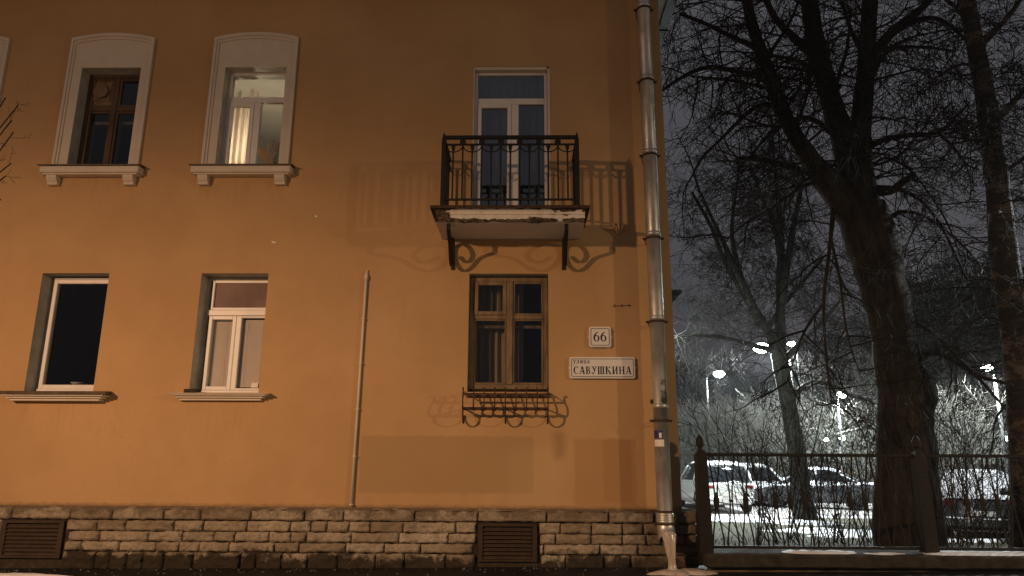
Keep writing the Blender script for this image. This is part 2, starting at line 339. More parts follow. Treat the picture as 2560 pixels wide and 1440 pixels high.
# ------------------------------------------------------------------ mesh helpers
class MB:
    def __init__(s):
        s.v, s.f, s.m = [], [], []
    def add(s, vs, fs, mi=0):
        o = len(s.v); s.v += [tuple(q) for q in vs]; s.f += [tuple(i + o for i in f) for f in fs]; s.m += [mi] * len(fs)
    def box(s, a, b, mi=0):
        x0, y0, z0 = (min(p, q) for p, q in zip(a, b)); x1, y1, z1 = (max(p, q) for p, q in zip(a, b))
        s.add([(x0, y0, z0), (x1, y0, z0), (x1, y1, z0), (x0, y1, z0), (x0, y0, z1), (x1, y0, z1), (x1, y1, z1), (x0, y1, z1)],
              [(0, 3, 2, 1), (4, 5, 6, 7), (0, 1, 5, 4), (1, 2, 6, 5), (2, 3, 7, 6), (3, 0, 4, 7)], mi)
    def bbox(s, a, b, r=.006, mi=0):
        """box with its four front (-y) arrises chamfered"""
        x0, y0, z0 = (min(p, q) for p, q in zip(a, b)); x1, y1, z1 = (max(p, q) for p, q in zip(a, b))
        s.add([(x0, y1, z0), (x1, y1, z0), (x1, y1, z1), (x0, y1, z1), (x0, y0 + r, z0), (x1, y0 + r, z0), (x1, y0 + r, z1), (x0, y0 + r, z1),
               (x0 + r, y0, z0 + r), (x1 - r, y0, z0 + r), (x1 - r, y0, z1 - r), (x0 + r, y0, z1 - r)],
              [(0, 3, 2, 1), (8, 9, 10, 11), (4, 5, 9, 8), (5, 6, 10, 9), (6, 7, 11, 10), (7, 4, 8, 11), (0, 1, 5, 4), (1, 2, 6, 5), (2, 3, 7, 6), (3, 0, 4, 7)], mi)
    def tube(s, pts, rad, n=6, mi=0, cap=True):
        pts = [Vector(p) for p in pts]; k = len(pts)
        if not isinstance(rad, (list, tuple)): rad = [rad] * k
        o = len(s.v); pr = None
        for i, p in enumerate(pts):
            t = (pts[min(i + 1, k - 1)] - pts[max(i - 1, 0)])
            if t.length < 1e-9: t = Vector((0, 0, 1))
            t.normalize()
            if pr is None:
                a = Vector((1, 0, 0)) if abs(t.x) < .8 else Vector((0, 1, 0))
                pr = (a - t * a.dot(t)).normalized()
            else:
                pr = pr - t * pr.dot(t)
                pr = pr.normalized() if pr.length > 1e-6 else Vector((1, 0, 0))
            q = t.cross(pr); r = rad[i]
            for j in range(n):
                an = 2 * math.pi * j / n; cc, ss = math.cos(an) * r, math.sin(an) * r
                s.v.append((p.x + pr.x * cc + q.x * ss, p.y + pr.y * cc + q.y * ss, p.z + pr.z * cc + q.z * ss))
        for i in range(k - 1):
            for j in range(n):
                a = o + i * n + j; b = o + i * n + (j + 1) % n
                s.f.append((a, b, b + n, a + n)); s.m.append(mi)
        if cap:
            s.f.append(tuple(o + j for j in range(n - 1, -1, -1))); s.m.append(mi)
            s.f.append(tuple(o + (k - 1) * n + j for j in range(n))); s.m.append(mi)
    def lathe(s, c, prof, n=20, mi=0, sx=1.0, sy=1.0):
        o = len(s.v)
        for r, z in prof:
            for j in range(n):
                a = 2 * math.pi * j / n; s.v.append((c[0] + math.cos(a) * r * sx, c[1] + math.sin(a) * r * sy, c[2] + z))
        for i in range(len(prof) - 1):
            for j in range(n):
                a = o + i * n + j; b = o + i * n + (j + 1) % n; s.f.append((a, b, b + n, a + n)); s.m.append(mi)
        s.f.append(tuple(o + j for j in range(n - 1, -1, -1))); s.m.append(mi)
        e = o + (len(prof) - 1) * n; s.f.append(tuple(e + j for j in range(n))); s.m.append(mi)
    def prism_xz(s, poly, y0, y1, mi=0):
        """poly (x,z) counter-clockwise seen from -y, extruded from y0 (front) to y1"""
        n = len(poly); vs = [(x, y0, z) for x, z in poly] + [(x, y1, z) for x, z in poly]
        s.add(vs, [tuple(range(n)), tuple(range(2 * n - 1, n - 1, -1))] + [((i + 1) % n, i, n + i, n + (i + 1) % n) for i in range(n)], mi)
    def strip(s, path, x0, x1, th, mi=0):
        """flat bar of width x0..x1 following path of (y,z)"""
        k = len(path); o = len(s.v)
        for i, (y, z) in enumerate(path):
            a = path[max(i - 1, 0)]; b = path[min(i + 1, k - 1)]; ty, tz = b[0] - a[0], b[1] - a[1]; l = math.hypot(ty, tz) or 1
            ny, nz_ = -tz / l * th / 2, ty / l * th / 2
            s.v += [(x0, y + ny, z + nz_), (x1, y + ny, z + nz_), (x1, y - ny, z - nz_), (x0, y - ny, z - nz_)]
        for i in range(k - 1):
            for j in range(4):
                a = o + i * 4 + j; b = o + i * 4 + (j + 1) % 4; s.f.append((a, b, b + 4, a + 4)); s.m.append(mi)
        s.f.append((o + 3, o + 2, o + 1, o)); s.m.append(mi); e = o + (k - 1) * 4; s.f.append((e, e + 1, e + 2, e + 3)); s.m.append(mi)
    def build(s, name, mats, parent=None, smooth=False, loc=None):
        me = bpy.data.meshes.new(name); me.from_pydata(s.v, [], s.f); me.update()
        for q in (mats if isinstance(mats, (list, tuple)) else [mats]): me.materials.append(q)
        if any(s.m): me.polygons.foreach_set('material_index', s.m)
        if smooth: me.polygons.foreach_set('use_smooth', [True] * len(s.f))
        o = bpy.data.objects.new(name, me); C.objects.link(o)
        if loc: o.location = loc
        if parent: o.parent = parent
        return o


def spline(pts, n=6):
    """catmull-rom through tuples of any length"""
    out = []; k = len(pts)
    for i in range(k - 1):
        p0, p1, p2, p3 = pts[max(i - 1, 0)], pts[i], pts[i + 1], pts[min(i + 2, k - 1)]
        for j in range(n):
            t = j / n; t2, t3 = t * t, t * t * t
            out.append(tuple(.5 * (2 * b + (c - a) * t + (2 * a - 5 * b + 4 * c - d) * t2 + (3 * b - a - 3 * c + d) * t3) for a, b, c, d in zip(p0, p1, p2, p3)))
    out.append(tuple(pts[-1])); return out


def tag(o, label=None, cat=None, group=None, kind=None):
    if label: o['label'] = label
    if cat: o['category'] = cat
    if group: o['group'] = group
    if kind: o['kind'] = kind
    return o


def empty(name, loc=(0, 0, 0), parent=None, rz=0):
    o = bpy.data.objects.new(name, None); o.empty_display_size = .2; o.location = loc; o.rotation_euler = (0, 0, rz); C.objects.link(o)
    if parent: o.parent = parent
    return o


KIDS = {}
def copy_tree(o, parent=None):
    c = o.copy(); C.objects.link(c)
    if parent: c.parent = parent
    for ch in [q for q in bpy.data.objects if q.parent == o]: copy_tree(ch, c)
    return c


# ------------------------------------------------------------------ ground
def H(x, y):
    """ground height: pavement by the wall, falling to the kerb; the yard behind the fence lies lower"""
    base = -.02 + .010 * x - .05 * max(0, -y)
    if y < -3: base += .05 * (-y - 3) * .6
    t = min(1, max(0, (y + .1) / 10)); t = t * t * (3 - 2 * t)
    u = min(1, max(0, (x - 2.0) / .8))
    return base * (1 - u * t) + (-.52) * u * t if y > -.1 else base


def sheet(name, x0, x1, y0, y1, step, m, dz=0.0, hf=None):
    b = MB(); nx = max(1, int((x1 - x0) / step)); ny = max(1, int((y1 - y0) / step)); hf = hf or H
    for j in range(ny + 1):
        for i in range(nx + 1):
            x = x0 + (x1 - x0) * i / nx; y = y0 + (y1 - y0) * j / ny; b.v.append((x, y, hf(x, y) + dz))
    for j in range(ny):
        for i in range(nx):
            a = j * (nx + 1) + i; b.f.append((a, a + 1, a + nx + 2, a + nx + 1)); b.m.append(0)
    return b.build(name, m, smooth=True)


g0 = sheet('ground', -420, 420, -120, 640, 20, M['asphalt'], -1.3, lambda x, y: 0); tag(g0, kind='structure')
pv = sheet('pavement', -14, 9, -9, .0, .5, M['asphalt']); tag(pv, kind='structure')
rd = sheet('road', -40, 40, -30, -1.6, .8, M['slush'], .012, lambda x, y: H(x, max(y, -9))); tag(rd, kind='structure')
lw = sheet('lawn', 2.42, 60, -.12, 14, .5, M['lawn'], .0); tag(lw, kind='structure')


def blob(name, cx, cy, rx, ry, m, seed, h=.05, hf=H, n=40, rings=6):
    rnd = random.Random(seed); b = MB(); ph = [rnd.uniform(0, 6.28) for _ in range(5)]
    b.v.append((cx, cy, hf(cx, cy) + h))
    for k in range(1, rings + 1):
        for j in range(n):
            a = 2 * math.pi * j / n
            q = 1 + .22 * math.sin(2 * a + ph[0]) + .15 * math.sin(5 * a + ph[1]) + .10 * math.sin(9 * a + ph[2]) + .05 * math.sin(17 * a + ph[3])
            t = k / rings; x = cx + math.cos(a) * rx * q * t; y = cy + math.sin(a) * ry * q * t
            zz = h * (1 - t ** 3) + (.018 * noise.noise(Vector((x * 5, y * 5, seed))) if k < rings else -.02)
            b.v.append((x, y, hf(x, y) + zz))
    for j in range(n): b.f.append((0, 1 + j, 1 + (j + 1) % n)); b.m.append(0)
    for k in range(rings - 1):
        for j in range(n):
            a = 1 + k * n + j; c = 1 + k * n + (j + 1) % n; b.f.append((a, a + n, c + n, c)); b.m.append(0)
    return b.build(name, m, smooth=True)


def lot(x, y): return -.515
pk = sheet('parking_lot', 2.6, 90, 13.9, 120, 4, M['dirtysnow'], 0, lot); tag(pk, kind='structure')

# ------------------------------------------------------------------ the apartment building
XL, XR, ZT = -12.0, 2.118, 8.72
BLD = empty('apartment_building', (0, 0, 0))
tag(BLD, 'two storey ochre plastered apartment building on a rough limestone plinth', 'building')

OPEN = {  # x0, x1, z0, z1, reveal depth
    'up0': (-9.31, -8.36, 5.66, 7.315, .20), 'up1': (-6.975, -6.035, 5.66, 7.315, .20), 'up2': (-4.70, -3.735, 5.66, 7.315, .16),
    'door': (-.795, .378, 4.70, 7.318, .09), 'lo1': (-7.085, -6.095, 2.235, 3.978, .20), 'lo2': (-4.728, -3.742, 2.245, 3.978, .20), 'gw': (-.805, .345, 2.265, 3.975, .12)}
WALLT = .38


def facade():
    b = MB()
    xs = sorted({XL, XR, *[o[0] for o in OPEN.values()], *[o[1] for o in OPEN.values()]}); zs = sorted({.55, ZT, *[o[2] for o in OPEN.values()], *[o[3] for o in OPEN.values()]})
    hole = lambda x, z: any(o[0] < x < o[1] and o[2] < z < o[3] for o in OPEN.values())
    for i in range(len(xs) - 1):
        for j in range(len(zs) - 1):
            x0, x1, z0, z1 = xs[i], xs[i + 1], zs[j], zs[j + 1]
            if hole((x0 + x1) / 2, (z0 + z1) / 2): continue
            b.add([(x0, 0, z0), (x1, 0, z0), (x1, 0, z1), (x0, 0, z1)], [(0, 1, 2, 3)])
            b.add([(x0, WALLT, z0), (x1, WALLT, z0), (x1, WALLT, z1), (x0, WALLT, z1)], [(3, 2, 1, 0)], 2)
    for k, (x0, x1, z0, z1, d) in OPEN.items():
        q = WALLT
        b.add([(x0, 0, z0), (x0, 0, z1), (x0, q, z1), (x0, q, z0)], [(0, 1, 2, 3)], 1)
        b.add([(x1, 0, z0), (x1, 0, z1), (x1, q, z1), (x1, q, z0)], [(3, 2, 1, 0)], 1)
        b.add([(x0, 0, z1), (x1, 0, z1), (x1, q, z1), (x0, q, z1)], [(0, 1, 2, 3)], 1)
        b.add([(x0, 0, z0), (x1, 0, z0), (x1, q, z0), (x0, q, z0)], [(3, 2, 1, 0)], 1)
    # gable end, back and left closing walls
    b.add([(XR, 0, .4), (XR, 12, .4), (XR, 12, ZT), (XR, 0, ZT)], [(0, 1, 2, 3)])
    b.add([(XL, 0, -.4), (XL, 12, -.4), (XL, 12, ZT), (XL, 0, ZT)], [(3, 2, 1, 0)])
    b.add([(XL, 12, -.6), (XR, 12, -.6), (XR, 12, ZT), (XL, 12, ZT)], [(3, 2, 1, 0)])
    # partitions and floors so that each window has its own dim room
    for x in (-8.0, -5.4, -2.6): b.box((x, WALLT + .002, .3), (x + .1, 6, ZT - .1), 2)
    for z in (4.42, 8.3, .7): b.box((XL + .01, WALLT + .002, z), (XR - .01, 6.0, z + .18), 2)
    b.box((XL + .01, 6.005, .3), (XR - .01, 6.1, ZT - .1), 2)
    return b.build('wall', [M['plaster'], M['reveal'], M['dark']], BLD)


facade()
b = MB(); b.box((XL, -.35, ZT), (XR + .34, 12.3, ZT + .12)); b.add([(XL, -.4, ZT + .13), (XR + .4, -.4, ZT + .13), (XR + .4, 12.4, ZT + .13), (XL, 12.4, ZT + .13), (XL, 6, ZT + 3), (XR + .4, 6, ZT + 3)], [(0, 1, 5, 4), (2, 3, 4, 5), (1, 2, 5), (3, 0, 4)])
rf = b.build('roof', M['roof'], BLD)
b = MB(); b.box((XR + .004, -.3, ZT - .055), (XR + .20, 12.2, ZT - .004)); b.box((XR + .10, -.3, ZT - .062), (XR + .104, 12.2, ZT - .055)); b.build('soffit', M['eave'], rf)
b = MB()
for k in range(9): b.box((XR + .204, -.3 + k * 1.4, ZT - .10), (XR + .36, -.3 + k * 1.4 + 1.385, ZT + .06)); b.box((XR + .20, -.3 + k * 1.4 + 1.36, ZT - .112), (XR + .37, -.3 + k * 1.4 + 1.395, ZT + .064))
b.build('gutter', M['gutter'], rf)

# plinth of rough limestone courses
rnd = random.Random(5)
VENTS = [(-7.02, -6.165), (-.62, .178)]
VZ0, VZ1 = .045, .522


def stone(b, x0, x1, z0, z1, y, bul=.026, chip=.014):
    mi = rnd.choice((0, 0, 1, 1, 2))
    nx = max(3, int((x1 - x0) / .022)); nzn = max(3, int((z1 - z0) / .018)); o = len(b.v); sd = rnd.uniform(0, 90)
    for j in range(nzn + 1):
        for i in range(nx + 1):
            u, v = i / nx, j / nzn; x = x0 + (x1 - x0) * u; z = z0 + (z1 - z0) * v
            e = min(u * (x1 - x0), (1 - u) * (x1 - x0), v * (z1 - z0), (1 - v) * (z1 - z0))
            r = min(1, e / .014); r = math.sqrt(max(0, 1 - (1 - r) ** 2))
            n1 = noise.noise(Vector((x * 9, z * 14, sd))) + .6 * noise.noise(Vector((x * 26, z * 30, sd + 4)))
            n1 += .7 * noise.noise(Vector((x * 5, z * 8, sd + 2))); yy = y + .045 - (.045 + bul * n1) * r
            if e < 1e-6: x += .006 * noise.noise(Vector((x * 20, z * 20, sd + 9))); z += chip * noise.noise(Vector((x * 13, z * 20, sd + 7)))
            b.v.append((x, yy, z))
    for j in range(nzn):
        for i in range(nx):
            a = o + j * (nx + 1) + i; b.f.append((a, a + 1, a + nx + 2, a + nx + 1)); b.m.append(mi)
    # sides back to the mortar bed
    def side(seq):
        p = len(b.v)
        for q in seq: b.v.append(b.v[q]); vx = b.v[q]; b.v.append((vx[0], -.05, vx[2]))
        for k in range(len(seq) - 1): b.f.append((p + 2 * k, p + 2 * k + 1, p + 2 * k + 3, p + 2 * k + 2)); b.m.append(mi)
    row = lambda j: [o + j * (nx + 1) + i for i in range(nx + 1)]; col = lambda i: [o + j * (nx + 1) + i for j in range(nzn + 1)]
    side(row(0)); side(row(nzn)[::-1]); side(col(0)[::-1]); side(col(nx))


PXR = 2.29
b = MB()
rows = [(-.12, .105, .012), (.117, .235, .010), (.247, .363, .012), (.375, .475, .010), (.487, .535, .0)]
rows = [(-.10, .128), (.136, .257), (.265, .388), (.396, .530)]
for z0, z1 in rows:
    x = -11.9 + rnd.uniform(0, .3)
    while x < PXR - .02:
        wd = rnd.choice((.22, .3, .36, .42, .5, .6, .68)) * rnd.uniform(.9, 1.1); x1 = min(x + wd, PXR)
        if PXR - x1 < .14: x1 = PXR
        segs = [(x, x1)]
        for v0, v1 in VENTS:
            nxt = []
            for a, c in segs:
                if c <= v0 - .02 or a >= v1 + .02: nxt.append((a, c)); continue
                if a < v0 - .06: nxt.append((a, v0 - .02))
                if c > v1 + .06: nxt.append((v1 + .02, c))
            segs = nxt
        for a, c in segs:
            if c - a > .06: stone(b, a + .004, c - .004, z0, z1, -.115 + rnd.uniform(-.012, .012))
        x = x1
x = -11.9
while x < PXR:                              # the cap course, slightly proud
    x1 = min(x + rnd.choice((.55, .75, .62, .9)) * rnd.uniform(.9, 1.1), PXR + .015)
    if PXR - x1 < .2: x1 = PXR + .015
    stone(b, x + .004, x1 - .004, .540 + .003, .682 + rnd.uniform(-.008, .008), -.142 + rnd.uniform(-.006, .006), .012)
    b.add([(x, -.10, .678), (x1, -.10, .678), (x1, .02, .712), (x, .02, .712)], [(0, 1, 2, 3)])
    x = x1
bb = MB()
cut = [XL]
for v0, v1 in VENTS: cut += [v0, v1]
cut.append(PXR - .02)
for i in range(0, len(cut), 2): bb.box((cut[i], -.07, -.35), (cut[i + 1], -.001 if i < 4 else -.001, .678))
for v0, v1 in VENTS: bb.box((v0, -.07, -.35), (v1, -.001, VZ0)); bb.box((v0, -.07, VZ1), (v1, -.001, .678)); bb.box((v0, -.012, VZ0), (v1, -.001, VZ1))
bb.box((XR + .002, .0, -.6), (PXR - .02, 12, .678))
pl = b.build('plinth', [M['stone'], M['stone2'], M['stone3']], BLD, smooth=True)
bb.build('mortar_bed', M['mortar'], pl)
for v0, v1 in VENTS:
    ve = empty('vent_grille', ((v0 + v1) / 2, -.1, VZ0), BLD)
    f = MB(); wv = (v1 - v0) / 2 - .008; h = VZ1 - VZ0
    f.box((-wv, -.012, .0), (-wv + .06, .03, h)); f.box((wv - .06, -.012, .0), (wv, .03, h)); f.box((-wv + .06, -.012, h - .035), (wv - .06, .03, h)); f.box((-wv + .06, -.012, 0), (wv - .06, .03, .025))
    f.build('frame', M['vent'], ve)
    f = MB(); n = 8
    for k in range(n):
        z = .03 + (h - .075) * k / n; dz = (h - .075) / n
        f.add([(-wv + .062, -.008, z), (wv - .062, -.008, z), (wv - .062, .035, z + dz * 1.05), (-wv + .062, .035, z + dz * 1.05), (-wv + .062, .002, z), (wv - .062, .002, z), (wv - .062, .045, z + dz * 1.05), (-wv + .062, .045, z + dz * 1.05)],
              [(0, 1, 2, 3), (7, 6, 5, 4), (0, 4, 5, 1), (3, 2, 6, 7)])
    f.build('louvres', M['vent'], ve)


# ---------------------------------------------------------------- windows
def frame_rect(b, x0, x1, z0, z1, y0, y1, t, tb=None, mi=0, r=.006):
    tb = tb or t
    b.bbox((x0, y0, z0), (x0 + t, y1, z1), r, mi); b.bbox((x1 - t, y0, z0), (x1, y1, z1), r, mi)
    b.bbox((x0 + t + .0005, y0 + .001, z1 - t), (x1 - t - .0005, y1, z1), r, mi); b.bbox((x0 + t + .0005, y0 + .001, z0), (x1 - t - .0005, y1, z0 + tb), r, mi)


def win(name_key):
    x0, x1, z0, z1, d = OPEN[name_key]
    e = empty('window', (0, 0, 0), BLD); return e, x0, x1, z0, z1, d


def pane(b, x0, x1, z0, z1, y):
    b.box((x0, y, z0), (x1, y + .006, z1))


def upper_trim(e, x0, x1):
    cx = (x0 + x1) / 2 - .02; hw = .665; zt, za, zb = 7.82, 7.91, 5.655
    def arch(hw_, zc, rise, n=14): return [(cx - hw_ + 2 * hw_ * i / n, zc + rise * (1 - (2 * i / n - 1) ** 2)) for i in range(n + 1)]
    b = MB()
    out = arch(hw, zt, za - zt); inn = arch(hw - .075, zt - .085, .075)
    n = len(out)
    def band(o_, i_, y0, y1):
        path_o = [(o_[0][0], zb)] + o_ + [(o_[-1][0], zb)]; path_i = [(i_[0][0], zb)] + i_ + [(i_[-1][0], zb)]
        for k in range(len(path_o) - 1):
            a, c, dd, ee = path_o[k], path_o[k + 1], path_i[k + 1], path_i[k]
            b.add([(a[0], y0, a[1]), (c[0], y0, c[1]), (dd[0], y0, dd[1]), (ee[0], y0, ee[1]), (a[0], y1, a[1]), (c[0], y1, c[1]), (dd[0], y1, dd[1]), (ee[0], y1, ee[1])],
                  [(0, 3, 2, 1), (0, 1, 5, 4), (2, 3, 7, 6)])
    mid = arch(hw - .04, zt - .045, .08)
    band(out, mid, -.05, 0); band(mid, inn, -.032, 0)
    b.build('surround', M['trim'], e)
    # flat field between moulding and opening, with the opening left free
    b = MB(); f = [(inn[0][0], zb)] + inn + [(inn[-1][0], zb)]
    zo = OPEN['up1'][3]
    b.prism_xz([(inn[0][0], zb), (x0, zb), (x0, zo), (inn[0][0], zo)], -.014, 0); b.prism_xz([(x1, zb), (inn[-1][0], zb), (inn[-1][0], zo), (x1, zo)], -.014, 0)
    b.prism_xz([(inn[0][0], zo), (inn[-1][0], zo)] + inn[::-1], -.0142, 0)
    b.build('panel', M['trim'], e)
    b = MB(); sx0, sx1 = cx - .79, cx + .77
    b.bbox((sx0 + .03, -.155, 5.50), (sx1 - .03, 0, 5.605), .012); b.bbox((sx0 + .06, -.13, 5.475), (sx1 - .06, 0, 5.499), .006)
    s = b.build('sill', M['trim'], e)
    b = MB(); b.add([(sx0, -.175, 5.607), (sx1, -.175, 5.607), (sx1, .1, 5.652), (sx0, .1, 5.652), (sx0, -.175, 5.622), (sx1, -.175, 5.622), (sx1, .1, 5.657), (sx0, .1, 5.657)], [(0, 3, 2, 1), (4, 5, 6, 7), (0, 1, 5, 4), (1, 2, 6, 5), (3, 0, 4, 7)])
    b.build('sill_flashing', M['tin'], e)
    for c in (sx0 + .20, sx1 - .20):
        b = MB(); pr = [(0, 5.474), (-.115, 5.474), (-.118, 5.44), (-.10, 5.40), (-.075, 5.37), (-.07, 5.335), (0, 5.335)]
        vs = [(c - .075, y, z) for y, z in pr] + [(c + .075, y, z) for y, z in pr]; n = len(pr)
        b.add(vs, [tuple(range(n)), tuple(range(2 * n - 1, n - 1, -1))] + [((i + 1) % n, i, n + i, n + (i + 1) % n) for i in range(n)])
        b.build('corbel', M['trim'], e)


# upper left (dark, old brown wood, fan plate in the vent light) and the one cut by the frame
for key in ('up0', 'up1'):
    e, x0, x1, z0, z1, d = win(key); e['label'] = 'old dark brown wooden window with an arched white surround'
    upper_trim(e, x0, x1)
    b = MB(); frame_rect(b, x0, x1, z0, z1, d, d + .07, .055)
    cx = (x0 + x1) / 2 + .0
    b.bbox((cx - .03, d - .004, z0 + .056), (cx + .03, d + .065, z1 - .056)); zt = z1 - .60
    for a, c in ((x0 + .056, cx - .031), (cx + .031, x1 - .056)):
        b.bbox((a, d + .002, zt - .03), (c, d + .06, zt + .03))
        frame_rect(b, a, c, zt + .031, z1 - .056, d + .012, d + .06, .045); frame_rect(b, a, c, z0 + .056, zt - .031, d + .012, d + .06, .04)
    b.build('frame', M['oldwood'], e)
    b = MB(); b.box((cx + .07, d + .035, zt + .07), (x1 - .1, d + .04, z1 - .1)); b.box((x0 + .095, d + .035, z0 + .095), (cx - .07, d + .04, zt - .07)); b.box((cx + .07, d + .035, z0 + .095), (x1 - .095, d + .04, zt - .07))
    if key == 'up0': b.box((x0 + .1, d + .035, zt + .07), (cx - .075, d + .04, z1 - .1))
    b.build('pane', M['glass'], e)
    if key == 'up1':
        b = MB(); b.box((x0 + .1, d + .034, zt + .075), (cx - .075, d + .05, z1 - .1)); qx, qz = (x0 + cx) / 2 - .01, zt + .30
        n = 24; b.box((qx - .14, d + .018, qz - .15), (qx + .14, d + .034, qz + .15))
        ring = [(qx + .115 * math.cos(2 * math.pi * i / n), qz + .115 * math.sin(2 * math.pi * i / n)) for i in range(n)]; b.prism_xz(ring, d - .03, d + .018)
        b.build('vent_plate', M['oldwood2'], e)
    # inner frame seen through the glass
    b = MB(); frame_rect(b, x0 + .05, cx - .02, z0 + .05, zt - .16, d + .12, d + .16, .05); frame_rect(b, cx + .02, x1 - .05, z0 + .05, zt - .16, d + .12, d + .16, .05)
    b.build('inner_sash', M['oldwood2'], e)

# upper right: lit room
e, x0, x1, z0, z1, d = win('up2'); e['label'] = 'lit white plastic window with an arched white surround'
upper_trim(e, x0, x1)
b = MB(); frame_rect(b, x0, x1, z0, z1, d, d + .07, .04); zt = z1 - .47; cx = x0 + .50
b.bbox((x0 + .041, d - .003, zt - .05), (x1 - .041, d + .068, zt + .045)); b.bbox((cx - .05, d - .002, z0 + .041), (cx + .05, d + .067, zt - .051))
frame_rect(b, x0 + .041, cx - .051, z0 + .041, zt - .051, d - .012, d + .06, .065)
b.build('frame', M['upvc'], e)
b = MB(); pane(b, x0 + .04, x1 - .04, zt + .045, z1 - .04, d + .03); pane(b, x0 + .105, cx - .115, z0 + .1, zt - .115, d + .03); pane(b, cx + .05, x1 - .04, z0 + .04, zt - .05, d + .03)
b.build('pane', M['glassclear'], e)
# its room
b = MB(); rx0, rx1, ry0, ry1, rz0, rz1 = -5.28, -2.62, WALLT + .003, 4.2, 4.62, 7.62
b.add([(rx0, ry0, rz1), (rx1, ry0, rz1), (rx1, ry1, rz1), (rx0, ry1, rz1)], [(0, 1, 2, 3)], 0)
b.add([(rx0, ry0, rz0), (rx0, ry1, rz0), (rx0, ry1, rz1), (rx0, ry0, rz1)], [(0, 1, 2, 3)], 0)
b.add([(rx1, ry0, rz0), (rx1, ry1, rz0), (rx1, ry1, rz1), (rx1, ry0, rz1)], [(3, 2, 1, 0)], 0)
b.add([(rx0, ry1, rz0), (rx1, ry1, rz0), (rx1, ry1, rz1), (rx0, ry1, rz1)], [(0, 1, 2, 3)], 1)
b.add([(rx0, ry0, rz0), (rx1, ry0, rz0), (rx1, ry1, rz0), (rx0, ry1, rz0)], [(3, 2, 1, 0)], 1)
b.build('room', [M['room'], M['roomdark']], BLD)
lamp('room_lamp', (-4.42, 1.05, 6.10), 38, (1, .86, .62), .06)


def curtain(name, xa, xb, za, zb, y, m, label, waves=7, amp=.03, taper=1.0, scallop=0):
    b = MB(); nx, nz_ = 60, 14; o = 0
    for j in range(nz_ + 1):
        v = j / nz_
        for i in range(nx + 1):
            u = i / nx; wdt = (xb - xa) * (1 - (1 - taper) * (1 - v) ** .6 if taper < 1 else 1); x = xa + wdt * u
            z = za + (zb - za) * v
            if scallop: z -= v ** 3 * scallop * abs(math.sin(u * math.pi * 2.5)) * (1.2 - u)
            b.v.append((x, y + amp * math.sin(u * waves * 6.28 + .6 * math.sin(v * 3)) + .006 * math.sin(u * 40 + v * 5), z))
    for j in range(nz_):
        for i in range(nx):
            a = j * (nx + 1) + i; b.f.append((a, a + 1, a + nx + 2, a + nx + 1)); b.m.append(0)
    return tag(b.build(name, m, smooth=True), label, 'curtain')


curtain('curtain', -4.84, -4.33, 5.2, 7.20, .47, M['sheer'], 'sheer cream curtain hanging in the only lit window', 5, .03, 1.0, .22)
t = empty('desk_lamp', (-4.36, 1.0, 5.60)); tag(t, 'small glowing table lamp inside the lit upper window', 'lamp')
b = MB(); b.lathe((0, 0, 0), [(.08, 0), (.08, .02), (.015, .03), (.015, .3)]); b.build('stand', M['white'], t)
b = MB(); b.lathe((0, 0, .24), [(.13, 0), (.13, .01), (.085, .21), (.08, .21)]); b.build('lamp_shade', M['shade'], t, True)
t = MB()
b = MB(); b.v = [(-4.16, .62, 6.25), (-4.12, .62, 6.33), (-3.72, 1.05, 5.78), (-3.76, 1.05, 5.70), (-4.16, .92, 6.25), (-4.12, .92, 6.33), (-3.72, 1.35, 5.78), (-3.76, 1.35, 5.70)]
b.f = [(0, 3, 2, 1), (4, 5, 6, 7), (0, 1, 5, 4), (1, 2, 6, 5), (2, 3, 7, 6), (3, 0, 4, 7)]; b.m = [0] * 6
b.v = [(x - .22, y, z) for x, y, z in b.v]
tag(b.build('shelf', M['board']), 'slanting orange pine board inside the lit upper window', 'shelf')
t = empty('house_plant', (-4.08, .62, 5.62)); tag(t, 'dark leafy house plant on the sill of the lit window', 'plant')
b = MB(); b.lathe((0, 0, 0), [(.05, 0), (.065, .10), (.058, .10)]); b.build('pot', M['white'], t, True)
b = MB(); rl = random.Random(8)
for k in range(26):
    a = rl.uniform(0, 6.28); ln = rl.uniform(.2, .42); wd = rl.uniform(.012, .026)
    pth = [Vector((math.cos(a) * .02 * q, math.sin(a) * .02 * q, .1)) + Vector((math.cos(a) * ln * q * .55, math.sin(a) * ln * q * .35, ln * (1.3 * q - .75 * q * q))) for q in (0, .35, .7, 1)]
    for i in range(3):
        w0, w1 = wd * (1 if i else .4), wd * (1 if i < 1 else .8 if i < 2 else .05)
        p, q = pth[i], pth[i + 1]; b.add([(p.x - w0, p.y, p.z), (p.x + w0, p.y, p.z), (q.x + w1, q.y, q.z), (q.x - w1, q.y, q.z)], [(0, 1, 2, 3)])
b.build('foliage', M['leaf'], t)
t = MB()
for k in range(7): t.tube(spline([(0, 0, .0), (.03 * k - .05, 0, .25), (.06 * k - .06, .0, .42 + .03 * (k % 3))], 4), [.004] * 4 + [.012] * 4 + [.004], 5)
t.lathe((0, 0, -.12), [(.035, 0), (.045, .08), (.025, .13)])
tag(t.build('dried_reeds', M['dryleaf'], loc=(-4.16, .70, 5.95), smooth=True), 'vase of dried reeds standing in the lit upper window', 'vase')

